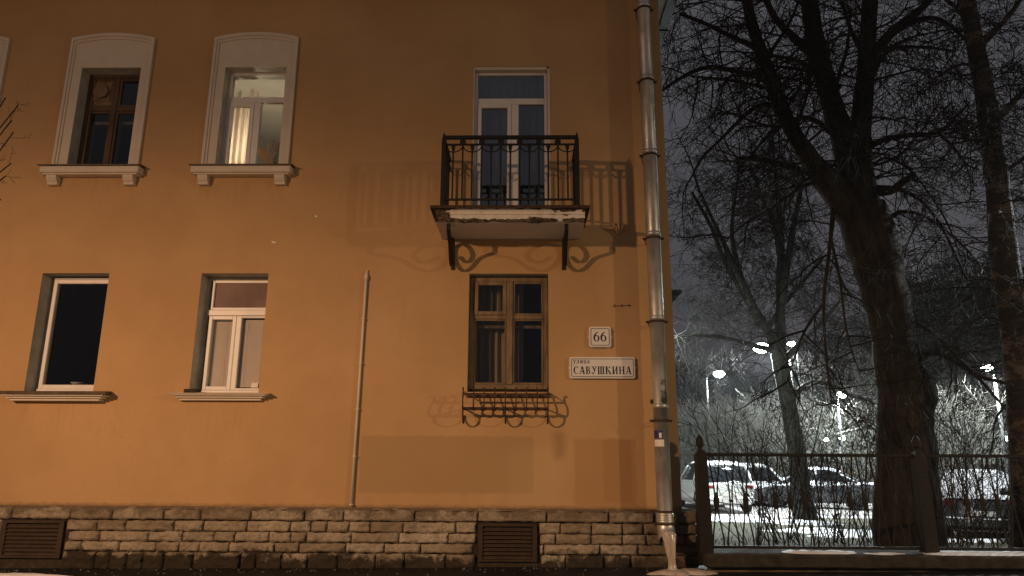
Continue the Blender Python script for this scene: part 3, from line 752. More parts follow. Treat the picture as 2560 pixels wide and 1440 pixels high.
# lower left: single dark pane, white frame
def lower_sill(e, xa, xb, z, proj, apron, tin):
    b = MB(); b.add([(xa, -proj, z - .005), (xb, -proj, z - .005), (xb - .05, .205, z + .018), (xa + .05, .205, z + .018), (xa + .01, -proj + .012, z - apron), (xb - .01, -proj + .012, z - apron), (xb - .06, .2, z - .02), (xa + .06, .2, z - .02)], [(0, 1, 2, 3), (7, 6, 5, 4), (4, 5, 1, 0), (5, 6, 2, 1), (7, 4, 0, 3)])
    b.build('sill_flashing', tin, e)
    b = MB()
    for k, (pj, h0, h1, ins) in enumerate(((proj - .02, apron + .002, apron + .020, .05), (proj - .055, apron + .021, apron + .050, .09), (proj - .085, apron + .051, apron + .082, .13))):
        b.bbox((xa + ins, -pj, z - h1), (xb - ins, 0, z - h0), .007)
    b.build('sill', M['trim'], e)


e, x0, x1, z0, z1, d = win('lo1'); e['label'] = 'white single pane ground floor window with dark glass'
lower_sill(e, -7.33, -5.80, z0 + .012, .19, .052, M['tin'])
b = MB(); frame_rect(b, x0 + .05, x1, z0 + .07, z1 - .05, d, d + .07, .06); b.bbox((x0 + .045, d - .02, z0 + .012), (x1 - .002, d + .06, z0 + .068), .006)
b.bbox((x0 + .06, d - .01, z1 - .048), (x1 - .01, d + .05, z1 - .022), .004); b.build('frame', M['upvc'], e)
b = MB(); b.box((x0 + .002, d + .03, z0 + .005), (x0 + .045, d + .07, z1 - .005)); b.box((x0 + .047, d + .03, z1 - .02), (x1, d + .07, z1 - .004)); b.build('jamb', M['reveal'], e)
b = MB(); pane(b, x0 + .105, x1 - .055, z0 + .125, z1 - .105, d + .035); b.build('pane', M['glass'], e)
b = MB(); b.lathe((0, 0, 0), [(.05, 0), (.10, .045), (.105, .05), (.095, .05), (.045, .01)]); tag(b.build('dish', M['white'], loc=(-6.55, .36, 2.36), smooth=True), 'pale dish on the inner sill of the leftmost ground floor window', 'dish')

# lower middle: white frame with blinds
e, x0, x1, z0, z1, d = win('lo2'); e['label'] = 'white ground floor window with closed blinds'
lower_sill(e, -4.96, -3.55, z0 - .012, .15, .022, M['trim'])
b = MB(); fx0, fx1, fz0, fz1 = x0 + .085, x1, z0 + .05, z1 - .06; zt = fz1 - .45; cx = fx0 + .44
frame_rect(b, fx0, fx1, zt + .0, fz1, d, d + .07, .04); b.bbox((fx0 - .02, d - .02, zt - .085), (fx1, d + .06, zt - .002), .006)
frame_rect(b, fx0, cx - .03, fz0, zt - .087, d - .006, d + .07, .055); b.bbox((cx - .029, d, fz0 + .001), (cx + .045, d + .07, zt - .087)); b.bbox((cx + .046, d + .002, zt - .115), (fx1, d + .07, zt - .088), .004)
b.bbox((cx + .046, d + .002, fz0 + .001), (fx1, d + .07, fz0 + .03), .004); b.bbox((fx1 - .03, d + .003, fz0 + .031), (fx1, d + .07, zt - .116), .004)
b.bbox((fx0 - .01, d - .015, z0 - .01), (fx1, d + .06, fz0 - .002), .006)
b.build('frame', M['upvc'], e)
b = MB(); b.box((x0 + .002, d + .03, z0), (fx0 - .03, d + .08, z1 - .004)); b.box((fx0 - .028, d + .03, fz1 + .003), (fx1, d + .08, z1 - .003)); b.build('jamb', M['reveal'], e)
b = MB(); b.box((fx0 + .04, d + .03, zt + .04), (fx1 - .04, d + .036, fz1 - .04)); b.build('transom_pane', M['frost'], e)
b = MB(); pane(b, fx0 + .05, cx - .08, fz0 + .05, zt - .14, d + .03); pane(b, cx + .045, fx1 - .03, fz0 + .03, zt - .115, d + .03); b.build('pane', M['glassclear'], e)
for xa, xb in ((fx0 + .01, cx - .085), (cx + .01, fx1 - .005)):
    b = MB(); z = fz0 + .05; k = 0
    while z < zt - .15:
        b.add([(xa, d + .072, z), (xb, d + .072, z), (xb, d + .084, z + .0235), (xa, d + .084, z + .0235)], [(0, 1, 2, 3)]); z += .0225
    for c in (.25, .75): b.box((xa + (xb - xa) * c - .002, d + .069, fz0 + .05), (xa + (xb - xa) * c + .002, d + .071, zt - .15))
    tag(b.build('venetian_blind', M['blind']), 'closed venetian blind in the %s sash of the middle ground floor window' % ('left' if xa < cx - .1 else 'right'), 'blind')
b = MB(); b.box((cx + .26, d + .024, fz0 + .04), (cx + .36, d + .029, fz0 + .11)); b.build('sticker', M['white'], e)
b = MB(); b.lathe((0, 0, 0), [(.06, 0), (.105, .04), (.11, .085), (.10, .085), (.06, .02)], 20, 0, 1.1, .8)
tag(b.build('bowl', M['capstone'], loc=(-4.70, .04, 2.205), smooth=True), 'dark bowl standing on the sill outside the blinds window', 'bowl')

# ground floor right: old wooden window over the flower rack
e, x0, x1, z0, z1, d = win('gw'); e['label'] = 'old brown wooden ground floor window with four panes'
b = MB(); frame_rect(b, x0 + .012, x1 - .008, z0 + .05, z1 - .03, d, d + .07, .062, .07); cx = (x0 + x1) / 2 + .015
b.bbox((cx - .045, d - .014, z0 + .12), (cx + .045, d + .06, z1 - .092)); b.box((cx - .005, d - .0155, z0 + .13), (cx + .0, d - .014, z1 - .1)); zt = z1 - .62
for a, c in ((x0 + .075, cx - .046), (cx + .046, x1 - .071)): b.bbox((a, d - .004, zt - .028), (c, d + .06, zt + .028))
frame_rect(b, x0 + .076, cx - .047, zt + .029, z1 - .093, d - .02, d + .05, .055); frame_rect(b, cx + .047, x1 - .072, zt + .029, z1 - .093, d + .006, d + .05, .028)
frame_rect(b, x0 + .076, cx - .047, z0 + .121, zt - .029, d + .006, d + .05, .025); frame_rect(b, cx + .047, x1 - .072, z0 + .121, zt - .029, d + .006, d + .05, .025)
b.build('frame', M['oldwood2'], e)
b = MB(); pane(b, x0 + .13, cx - .1, zt + .08, z1 - .145, d + .02); pane(b, cx + .07, x1 - .1, zt + .05, z1 - .115, d + .025); pane(b, x0 + .1, cx - .07, z0 + .14, zt - .05, d + .025); pane(b, cx + .07, x1 - .1, z0 + .14, zt - .05, d + .025)
b.build('pane', M['glass'], e)
b = MB(); frame_rect(b, x0 + .06, cx - .02, z0 + .1, zt - .09, d + .16, d + .2, .05); frame_rect(b, cx + .02, x1 - .05, z0 + .1, zt - .09, d + .16, d + .2, .05); b.build('inner_sash', M['oldwood2'], e)
b = MB(); b.add([(x0 - .03, -.06, z0 - .035), (x1 + .03, -.06, z0 - .035), (x1 + .03, d, z0 + .03), (x0 - .03, d, z0 + .03)], [(0, 1, 2, 3)]); b.bbox((x0 - .01, -.05, z0 - .07), (x1 + .01, 0, z0 - .036)); b.build('sill', M['oldwood'], e)
curtain('curtain', cx - .50, cx + .20, 2.1, 4.0, .44, M['browncloth'], 'dim brown curtain behind the old window over the flower rack', 6, .04)

# balcony door
e, x0, x1, z0, z1, d = win('door'); e.name = 'balcony_door'; e['label'] = 'white plastic balcony door with a wide transom'
b = MB(); frame_rect(b, x0 + .02, x1 - .03, z0 + .04, z1 - .06, d, d + .07, .045); zt = z1 - .555; cx = x0 + .645
b.bbox((x0 + .066, d - .003, zt - .05), (x1 - .076, d + .068, zt + .05)); b.bbox((cx - .055, d - .002, z0 + .086), (cx + .055, d + .067, zt - .051))
frame_rect(b, x0 + .066, cx - .056, z0 + .086, zt - .051, d - .014, d + .06, .062)
b.build('frame', M['upvc'], e)
b = MB(); b.box((x1 - .027, -.012, z0), (x1 + .012, d + .07, z1 - .055)); b.box((x0 - .0, .004, z0), (x0 + .018, d + .07, z1)); b.box((x0 + .02, .02, z1 - .052), (x1 - .03, d + .07, z1 - .002)); b.build('jamb', M['trim'], e)
b = MB(); pane(b, x0 + .065, x1 - .075, zt + .05, z1 - .105, d + .03); pane(b, x0 + .12, cx - .11, z0 + .14, zt - .105, d + .03); pane(b, cx + .055, x1 - .075, z0 + .085, zt - .05, d + .03); b.build('pane', M['glassblue'], e)
curtain('curtain', x0 - .05, x1 + .05, 4.62, 7.3, .30, M['greysheet'], 'grey sheet added behind the balcony door to stand in for reflected sky', 11, .03)  # added sheet, its grey stands in for sky mirrored in the panes

# ---------------------------------------------------------------- balcony
BAL = empty('balcony', (0, 0, 0), BLD)
SZ0, SZ1, SD = 4.497, 4.70, .80
b = MB()
nx = 90
def front_prof(x):
    n1 = noise.noise(Vector((x * 3.1, 2.2, 0))) ; n2 = noise.noise(Vector((x * 9, 7.1, 0)))
    return .016 * n1 + .012 * n2
lxs = [-1.215 + 2.035 * i / nx for i in range(nx + 1)]
o = 0; prof = [(-.002, SZ0, 0), (-SD + .10, SZ0 - .004, .4), (-SD + .02, SZ0 + .006, 1), (-SD, SZ0 + .045, 1), (-SD, SZ0 + .10, .3), (-SD - .012, SZ0 + .105, .1), (-SD - .012, SZ0 + .15, .1), (-SD - .024, SZ0 + .155, .1), (-SD - .024, SZ1 - .004, .1), (-.002, SZ1 - .004, 0)]
for x in lxs:
    f = front_prof(x)
    for y, z, k in prof: b.v.append((x, y + f * k * .9, z + f * k))
k = len(prof)
for i in range(nx):
    for j in range(k): a = i * k + j; c = i * k + (j + 1) % k; b.f.append((a, c, c + k, a + k)); b.m.append(0)
b.f.append(tuple(range(k))); b.f.append(tuple(nx * k + j for j in range(k - 1, -1, -1))); b.m += [0, 0]
b.build('slab', M['slab'], BAL)
b = MB(); b.box((-1.285, -SD - .075, SZ1 - .002), (.885, 0, SZ1 + .012)); b.box((-1.285, -SD - .075, SZ1 - .030), (.885, -SD - .068, SZ1 - .003)); b.box((-1.285, -SD - .067, SZ1 - .030), (-1.278, 0, SZ1 - .003)); b.box((.878, -SD - .067, SZ1 - .030), (.885, 0, SZ1 - .003))
b.build('drip_edge', M['rustiron'], BAL)
b = MB(); b.box((-1.0, -SD, SZ1 + .0125), (.62, -.15, SZ1 + .03)); b.build('snow_layer', M['dirtysnow'], BAL)
RY = -SD - .03; rzT, rzB = 5.752, 4.808; ra, rb = -1.125, .725
b = MB(); b.bbox((ra - .02, RY - .022, rzT - .05), (rb + .02, RY + .022, rzT), .006); b.box((ra + .03, RY - .012, rzT - .145), (rb - .03, RY + .012, rzT - .122)); b.box((ra + .03, RY - .012, rzB - .013), (rb - .03, RY + .012, rzB + .013))
for x in (ra, rb):
    b.box((x - .018, RY + .024, rzT - .045), (x + .018, -.002, rzT - .003)); b.box((x - .012, RY + .03, rzT - .145), (x + .012, -.002, rzT - .122)); b.box((x - .012, RY + .03, rzB - .013), (x + .012, -.002, rzB + .013))
b.build('rail', M['iron'], BAL)
for x in (ra, rb):
    b = MB(); b.box((x - .028, RY - .028, SZ1 + .012), (x + .028, RY + .023, rzT - .051)); b.lathe((x, RY, rzT), [(.014, 0), (.014, .02), (.004, .05)], 8); b.build('post', M['iron'], BAL)
n = 14; pitch = (rb - ra) / n


def bal_mesh(kind):
    b = MB(); top = rzT - .05; h = top - rzB
    b.box((-.011, -.011, .013), (.011, .011, h - .0955))
    if kind == 0:                 # baluster with a flared head under the second rail, carrying the hanging arc
        b.add([(-.032, -.009, h - .096), (.032, -.009, h - .096), (.032, .009, h - .096), (-.032, .009, h - .096), (-.012, -.009, h - .19), (.012, -.009, h - .19), (.012, .009, h - .19), (-.012, .009, h - .19)], [(0, 3, 2, 1), (4, 5, 6, 7), (0, 1, 5, 4), (1, 2, 6, 5), (2, 3, 7, 6), (3, 0, 4, 7)])
        arc = [(math.cos(a) * (pitch - .006), 0, h - .10 - .095 * math.sin(a)) for a in [math.pi * i / 14 for i in range(15)]]
        b.tube(arc, .0085, 5)
    else:                         # baluster running up to a round medallion between the rails
        b.box((-.011, -.011, h - .071), (.011, .011, h - .001)); ring = [(.043 * math.cos(2 * math.pi * i / 16), h - .046 + .046 * math.sin(2 * math.pi * i / 16)) for i in range(16)]; b.prism_xz(ring, -.014, .014)
    return b


bm0 = bal_mesh(0).build('baluster', M['iron'], BAL, loc=(ra + pitch, RY, rzB)); bm1 = bal_mesh(1).build('baluster', M['iron'], BAL, loc=(ra + 2 * pitch, RY, rzB))
for i in range(3, n):
    c = (bm0 if i % 2 else bm1).copy(); C.objects.link(c); c.location.x = ra + pitch * i
ns = 6
for x in (ra, rb):                # the two side railings
    for i in range(1, ns):
        c = (bm0 if i % 2 else bm1).copy(); C.objects.link(c); c.location = (x, RY + (-RY) * i / ns, rzB); c.rotation_euler = (0, 0, math.pi / 2)
bpath = [(.715, 3.075), (.715, 2.995), (.64, 2.95), (.47, 2.86), (.33, 2.70), (.2, 2.63), (.09, 2.69), (.035, 2.82), (.06, 2.96), (.17, 3.03), (.29, 2.99), (.35, 2.90), (.31, 2.80), (.22, 2.77), (.13, 2.83)]
for x in (P(1127, 600, 9.6).x, P(1413, 600, 9.6).x):
    b = MB(); b.strip([(-y, z + EYE) for y, z in spline(bpath, 5)], x - .027, x + .027, .03); b.box((x - .027, -.014, 4.03), (x + .027, 0, 4.28))
    b.build('bracket', M['iron'], BAL)

# ---------------------------------------------------------------- flower rack under the window
FR = empty('flower_rack', (0, 0, 0), BLD); xa, xb = -.835, .318
zt_, zm, zl = P(1270, 985, 9.72).z, P(1270, 1020, 9.72).z, P(1160, 1055, 10).z
b = MB()
for z, y in ((P(1270, 986, 9.72).z + .0, -.27), (zm, -.26)): b.box((xa - .006, y - .008, z - .012), (xb + .006, y + .008, z + .012))
b.box((xa, -.012, zm - .012), (xb, -.0, zm + .012))
for x in (xa, (xa + xb) / 2, xb): b.box((x - .008, -.25, zm - .010), (x + .008, -.012, zm + .008))
for x in (xa, xb): b.tube([(x, -.27, zt_ + .0), (x, -.01, zt_ + .05)], .007, 5)
b.build('rail', M['rustiron'], FR)
spath = spline([(-.30, zt_ + .075), (-.275, zt_ + .085), (-.255, zt_ + .05), (-.27, zt_ - .01), (-.30, zt_ - .07), (-.30, zm + .03), (-.26, zm - .018), (-.20, zm - .03), (-.15, zm - .012)], 4)
for i in range(9):
    x = xa + (xb - xa) * i / 8; b = MB(); b.strip(spath, x - .009, x + .009, .014); b.build('scroll_bar', M['rustiron'], FR)
for x in (xa, (xa + xb) / 2, xb):
    b = MB(); b.strip(spline([(-.26, zm - .01), (-.245, zm - .10), (-.17, zl - .0), (-.09, zl - .02), (-.03, zl + .02), (-.01, zl + .09)], 5), x - .010, x + .010, .016); b.build('bracket', M['rustiron'], FR)

# ---------------------------------------------------------------- drainpipe
DP = empty('drainpipe', (0, 0, 0), BLD); PY = -.26
pt, pb = P(1608, 0, 9.74), P(1662, 1280, 9.74); pr = .100
pipe_x = lambda z: pb.x + (pt.x - pb.x) * (z - pb.z) / (pt.z - pb.z)
zj = [P(1640, y, 9.74).z for y in (1282, 1020, 800, 590, 385, 200, 20)] + [ZT + .1]
for i in range(7):
    za, zb_ = zj[i], zj[i + 1]; xm = pipe_x((za + zb_) / 2); b = MB()
    b.lathe((pipe_x(za), PY, 0), [(pr - .004, za), (pr, za + .02), (pr, zb_ - .01), (pr + .006, zb_ - .01), (pr + .006, zb_ + .05), (pr + .001, zb_ + .052)], 28)
    b.build('pipe_section', M['zincdirt'] if i == 1 else M['zinc'], DP, True)
for z in [P(1640, y, 9.74).z for y in (1052, 805, 597, 390, 205, 25)]:
    x = pipe_x(z) + .0; b = MB()
    b.lathe((x, PY, z), [(pr + .008, -.014), (pr + .014, -.014), (pr + .014, .014), (pr + .008, .014)], 28)
    for s in (-1, 1): b.box((x + s * (pr + .012), PY - .012, z - .014), (x + s * (pr + .05), PY + .012, z + .014)); b.tube([(x + s * (pr + .03), PY, z), (x + s * (pr - .04), -.002, z - .01)], .007, 5)
    b.build('collar', M['rustiron'], DP)
b = MB(); z0_ = zj[0]; x = pipe_x(z0_)
rib = [(pr + .012, z0_ + .02)]
for k in range(5): rib += [(pr + .012, z0_ - .01 - k * .022), (pr + .02, z0_ - .018 - k * .022), (pr + .012, z0_ - .026 - k * .022)]
b.lathe((x, PY, 0), [(pr - .002, z0_ - .16)] + rib[::-1] + [(pr + .004, z0_ + .022)], 28)
el = [Vector((x, PY, z0_ - .14)), Vector((x + .002, PY - .005, z0_ - .20)), Vector((x + .006, PY - .04, z0_ - .27)), Vector((x + .012, PY - .11, z0_ - .33))]
b.tube(el, [pr + .012, pr + .014, pr + .016, pr + .02], 28, 0, False); b.build('outlet', M['zinc'], DP, True)
for dz in (.02, -.135):
    b = MB(); b.lathe((x, PY, z0_ + dz), [(pr + .008, -.012), (pr + .022, -.012), (pr + .022, .012), (pr + .008, .012)], 28); b.box((x - .17, PY + .06, z0_ + dz - .01), (x + .17, PY + .08, z0_ + dz + .01)); b.build('collar', M['rustiron'], DP)
# sticker and torn paper, wrapped on the pipe
def wrap(name, px0, px1, py0, py1, m):
    za, zb_ = P(1645, py1, 9.64).z, P(1645, py0, 9.64).z; xc = pipe_x(za); b = MB(); n = 8
    xs = [max(-.98, min(.98, (P(px0 + (px1 - px0) * i / n, py0, 9.64).x - xc) / (pr + .002))) for i in range(n + 1)]
    for xx in xs:
        a = math.asin(xx); b.v += [(xc + (pr + .0025) * math.sin(a), PY - (pr + .0025) * math.cos(a), za), (xc + (pr + .0025) * math.sin(a), PY - (pr + .0025) * math.cos(a), zb_)]
    for i in range(n): b.f.append((2 * i, 2 * i + 2, 2 * i + 3, 2 * i + 1)); b.m.append(0)
    return b.build(name, m, DP)
wrap('sticker', 1636, 1656, 1076, 1095, M['bluepaper']); wrap('paper_strip', 1638, 1660, 1099, 1116, M['enamel']); wrap('sticker', 1648, 1654, 1082, 1094, M['enamel'])
b = MB(); b.tube([(pipe_x(1.85) - .13, PY, P(1618, 1004, 9.74).z), (pipe_x(1.85) - .09, PY, P(1618, 1004, 9.74).z)], .03, 12); b.build('cable_knob', M['rustiron'], DP)

# ---------------------------------------------------------------- small things on the wall
b = MB(); ta, tb = P(916, 690, 9.965), P(878, 1262, 9.965)
tz = [tb.z + (ta.z - tb.z) * k / 5 for k in range(6)]; xm = (ta.x + tb.x) / 2
b.tube([(tb.x, -.035, tb.z), (xm, -.033, (ta.z + tb.z) / 2), (ta.x, -.035, ta.z)], .017, 10); b.lathe((ta.x, -.035, ta.z), [(.02, -.06), (.026, -.05), (.027, 0), (.02, .02), (.009, .04), (.009, .09), (.004, .10)], 10)
for z in tz: b.box((ta.x + (tb.x - ta.x) * (ta.z - z) / (ta.z - tb.z) - .024, -.055, z - .008), (ta.x + (tb.x - ta.x) * (ta.z - z) / (ta.z - tb.z) + .024, 0, z + .008))
b.build('conduit_pipe', M['trim'], BLD, True)
b = MB(); c = P(1550, 585, 9.97)
b.prism_xz([(c.x, c.z - .10), (c.x + .13, c.z + .02), (c.x + .10, c.z + .07), (c.x - .10, c.z + .07), (c.x - .13, c.z + .02)], -.016, 0)
for k in (-1.5, -.5, .5, 1.5): b.tube([(c.x + k * .03, -.03, c.z + .01), (c.x + k * .075, -.12, c.z + .14)], .016, 8)
b.build('flag_holder', M['plaster'], BLD)
b = MB(); c0, c1 = P(1532, 765, 9.985), P(1577, 763, 9.985); b.tube([(c0.x, -.012, c0.z), (c1.x, -.012, c1.z)], .004, 5)
for k in (.1, .5, .9): b.tube([(c0.x + (c1.x - c0.x) * k, -.02, c0.z - .01), (c0.x + (c1.x - c0.x) * k, -.002, c0.z + .03)], .004, 5)
b.build('wire_clip', M['rustiron'], BLD)

for px_, py_, sz in ((684, 606, .035), (790, 541, .022)):
    c = P(px_, py_, 9.998); b = MB(); b.prism_xz([(c.x - sz, c.z + .004), (c.x - sz * .3, c.z - .008), (c.x + sz, c.z - .016), (c.x + sz * .8, c.z + .004), (c.x, c.z + .016), (c.x - sz * .8, c.z + .016)], -.006, 0)
    b.build('plaster_chip', M['white'], BLD)

# ---------------------------------------------------------------- signs
def rrect(x0, x1, z0, z1, r, n=6):
    out = []
    for cx_, cz_, a0 in ((x1 - r, z0 + r, -90), (x1 - r, z1 - r, 0), (x0 + r, z1 - r, 90), (x0 + r, z0 + r, 180)):
        for k in range(n + 1): a = R(a0 + 90 * k / n); out.append((cx_ + r * math.cos(a), cz_ + r * math.sin(a)))
    return out


def ring_xz(b, outer, inner, y0, y1):
    n = len(outer)
    for i in range(n):
        j = (i + 1) % n; a, c, dd, ee = outer[i], outer[j], inner[j], inner[i]
        b.add([(a[0], y0, a[1]), (c[0], y0, c[1]), (dd[0], y0, dd[1]), (ee[0], y0, ee[1]), (a[0], y1, a[1]), (c[0], y1, c[1]), (dd[0], y1, dd[1]), (ee[0], y1, ee[1])], [(0, 1, 2, 3), (0, 4, 5, 1), (3, 2, 6, 7)])


# serif capitals as polygons in a box of height 1: returns (list of polys, advance)
def glyph(ch):
    T, t, s = .19, .08, .06           # stem, hairline, serif thickness
    q = []
    def rc(x0, z0, x1, z1): q.append([(x0, z0), (x1, z0), (x1, z1), (x0, z1)])
    def stem(x, w_=T, h0=0, h1=1, e=.06): rc(x, h0, x + w_, h1); rc(x - e, h0, x, h0 + s); rc(x + w_, h0, x + w_ + e, h0 + s); rc(x - e, h1 - s, x, h1); rc(x + w_, h1 - s, x + w_ + e, h1)
    def ell(cx_, cz_, ro, zo, ri, zi, a0, a1, sh=0, n=18):
        pts = [R(a0 + (a1 - a0) * i / n) for i in range(n + 1)]
        for i in range(n):
            A, B = pts[i], pts[i + 1]; q.append([(cx_ + sh + ri * math.cos(A), cz_ + zi * math.sin(A)), (cx_ + ro * math.cos(A), cz_ + zo * math.sin(A)), (cx_ + ro * math.cos(B), cz_ + zo * math.sin(B)), (cx_ + sh + ri * math.cos(B), cz_ + zi * math.sin(B))])
    def diag(xa, za, xb, zb, wd): q.append([(xa, za), (xa + wd, za), (xb + wd, zb), (xb, zb)] if zb > za else [(xb, zb), (xb + wd, zb), (xa + wd, za), (xa, za)])
    if ch == 'С': ell(.38, .5, .36, .51, .20, .45, 45, 318, .03); rc(.62, .68, .67, .98); return q, .76
    if ch == 'А': diag(.08, 0, .36, 1, t); diag(.62, 0, .34, 1, T); rc(.19, .30, .64, .30 + t); rc(0, 0, .22, s); rc(.52, 0, .84, s); return q, .86
    if ch == 'В':
        stem(.07); ell(.30, .75, .30, .25, .15, .20, -90, 90); ell(.30, .26, .36, .27, .20, .21, -90, 90); rc(.22, 0, .30, s); rc(.22, .95, .30, 1); rc(.22, .485, .30, .53); return q, .74
    if ch == 'У': diag(.40, .42, .10, 1, T); diag(.24, .0, .66, 1, t); ell(.16, .12, .13, .12, .05, .06, 60, 330); rc(0, 1 - s, .32, 1); rc(.56, 1 - s, .80, 1); return q, .80
    if ch == 'Ш':
        for x in (.07, .42, .77): stem(x)
        rc(.0, 0, .98, s); return q, 1.06
    if ch == 'К': stem(.07); ell(.52, .98, .30, .52, .22, .46, 180, 262); diag(.66, 0, .34, .52, T + .02); rc(.56, 0, .90, s); ell(.62, .88, .11, .11, .02, .02, 0, 360); rc(.2, .47, .42, .53); return q, .90
    if ch == 'И': stem(.07); stem(.60); diag(.20, .08, .62, .86, t); return q, .90
    if ch == 'Н': stem(.07); stem(.60); rc(.2, .47, .62, .53); return q, .90
    if ch == 'у': diag(.32, 0, .08, .68, .13); diag(.12, -.28, .50, .68, t); ell(.1, -.2, .09, .08, .03, .03, 0, 360); rc(0, .64, .28, .68); rc(.4, .64, .62, .68); return q, .64
    if ch == 'л': stem(.42, .13, 0, .68, .05); diag(.12, .02, .26, .68, t); rc(.24, .63, .44, .68); ell(.09, .06, .09, .08, .02, .02, 0, 360); return q, .70
    if ch == 'и': stem(.06, .13, 0, .68, .05); stem(.42, .13, 0, .68, .05); diag(.17, .05, .40, .60, t); return q, .68
    if ch == 'ц': stem(.06, .13, 0, .68, .05); stem(.42, .13, 0, .68, .05); rc(.0, 0, .64, s); rc(.58, -.16, .64, 0); return q, .72
    if ch == 'а': rc(.34, .08, .47, .5); ell(.26, .47, .21, .22, .09, .16, 0, 160); ell(.24, .18, .21, .20, .10, .13, 40, 330); rc(.47, 0, .56, .06); return q, .6
    if ch == '6': ell(.33, .33, .31, .34, .16, .27, 0, 360); ell(.60, .36, .58, .66, .42, .60, 100, 182); return q, .70
    return q, .4


def text(b, s, x, z, h, y, sp=.10, sxc=1.0):
    for ch in s:
        polys, adv = glyph(ch)
        for p in polys:
            pp = [(x + a * h * sxc, z + c * h) for a, c in p]
            ar = sum(pp[i][0] * pp[(i + 1) % len(pp)][1] - pp[(i + 1) % len(pp)][0] * pp[i][1] for i in range(len(pp)))
            b.prism_xz(pp if ar > 0 else pp[::-1], y - .002, y)
        x += (adv + sp) * h * sxc


def text_w(s, h, sp, sxc=1.0): return sum((glyph(c)[1] + sp) for c in s) * h * sxc - sp * h * sxc


def sign(name, px0, py0, px1, py1, label, lines, r, cat):
    a, c = P(px0, py1, 9.96), P(px1, py0, 9.96); e = empty(name, ((a.x + c.x) / 2, -.04, a.z)); tag(e, label, cat)
    cx = (a.x + c.x) / 2; wx, hz = (c.x - a.x) / 2, c.z - a.z
    b = MB(); o1 = rrect(-wx, wx, 0, hz, r); o2 = rrect(-wx + .008, wx - .008, .008, hz - .008, r * .9)
    b.prism_xz(o1, -.004, .036); b.prism_xz(o2, -.010, -.0041)
    for s in (-1, 1): b.box((s * (wx + .006) - .006, .004, hz / 2 - .012), (s * (wx + .006) + .006, .02, hz / 2 + .012))
    b.build('plate', M['enamel'], e)
    b = MB(); m_ = .024; ring_xz(b, rrect(-wx + m_, wx - m_, m_, hz - m_, r * .7), rrect(-wx + m_ + .007, wx - m_ - .007, m_ + .007, hz - m_ - .007, r * .6), -.0125, -.0101); b.build('border', M['navy'], e)
    b = MB()
    for s, x, z, h, sp, sxc in lines(wx, hz): text(b, s, x, z, h, -.0101, sp, sxc)
    b.build('lettering', M['navy'], e)
    return e


def l66(wx, hz): h = hz * .46; return [('66', -text_w('66', h, .03, 1.0) / 2, hz * .28, h, .03, 1.0)]
def lsav(wx, hz):
    h = hz * .36; s = 'САВУШКИНА'; k = (2 * wx - .11) / text_w(s, h, .12); h2 = hz * .22; k2 = (.255 * 2 * wx) / text_w('улица', h2, .14)
    return [(s, -wx + .055, hz * .20, h, .12, k), ('улица', -wx + .052, hz * .70, h2, .14, k2)]
sign('house_number_sign', 1473, 817, 1527, 868, 'square white house number plate reading 66', l66, .035, 'sign')
sign('street_name_sign', 1424, 893, 1587, 946, 'long white street name plate with dark blue Cyrillic lettering', lsav, .03, 'sign')

# ---------------------------------------------------------------- ice
b = MB(); x = pipe_x(zj[0]) + .012; zt_ = zj[0] - .31; gz = H(x, -.4)
pts = [(x, -.385, zt_ + .06), (x + .003, -.42, zt_ - .04), (x + .012, -.43, zt_ - .18), (x + .02, -.43, gz + .12), (x + .025, -.43, gz + .0)]
sp = spline(pts, 6); n_ = len(sp)
def ice_r(t): return .092 - .045 * min(1, t * 1.5) + .035 * max(0, t - .82) / .18
b.tube(sp, [ice_r(i / (n_ - 1)) for i in range(n_)], 18)
ri = random.Random(6)
for k in range(11):
    a = ri.uniform(3.4, 6.1); t1 = ri.uniform(.35, 1.0); q = [(p_[0] + math.cos(a) * ice_r(i / (n_ - 1)) * .92, p_[1] + math.sin(a) * ice_r(i / (n_ - 1)) * .92, p_[2]) for i, p_ in enumerate(sp) if i / (n_ - 1) <= t1]
    b.tube(q, [ri.uniform(.012, .020) * (1 - .8 * i / len(q)) for i in range(len(q))], 7)
tag(b.build('ice_column', M['ice'], smooth=True), 'frozen column of ice hanging from the drainpipe spout', 'ice')
ib = blob('ice_patch', x + .12, -.48, .36, .20, M['ice'], 3, .05); tag(ib, 'frozen puddle of ice under the drainpipe spout', 'ice')
sb = blob('snow_patch', -6.6, -.62, .95, .12, M['snow'], 11, .05); tag(sb, kind='stuff')
b = MB(); rg = random.Random(14)
for k in range(220):
    x, y = rg.uniform(-8, 2.6), -.16 - abs(rg.gauss(0, .16)); r_ = rg.uniform(.003, .013) * (1.6 if rg.random() < .06 else 1); z = H(x, y)
    b.lathe((x, y, z), [(r_, -.004), (r_ * .9, r_ * .5), (r_ * .3, r_ * .9)], 6)
tag(b.build('grit', M['slush']), kind='stuff')

# ---------------------------------------------------------------- low wall, fence
FY = -.25                                         # plane of the railing
fx0 = P(1762, 1380, 9.75).x; capz = P(2000, 1381, 9.75).z
LW = empty('low_wall', (fx0, FY, 0)); tag(LW, 'low rubble wall with a dark coping carrying the iron fence', 'wall')
b = MB(); nx = 150; xe = 12.0
lx0 = fx0 - .02
o = 0; prof = [(.16, -.7), (-.16, -.7), (-.17, -.3), (-.16, capz - .155)]
for i in range(nx + 1):
    x = lx0 + (xe - lx0) * i / nx
    for y, z in prof: b.v.append((x - fx0, y + (.018 * noise.noise(Vector((x * 2.3, z * 6, 3))) if y < 0 else 0), z + .01 * noise.noise(Vector((x * 3, 1, z)))))
for i in range(nx):
    for j in range(3): a = i * 4 + j; b.f.append((a, a + 1, a + 5, a + 4)); b.m.append(0)
b.f.append((0, 3, 2, 1)); b.m.append(0)
b.build('wall_face', M['lowwall'], LW)
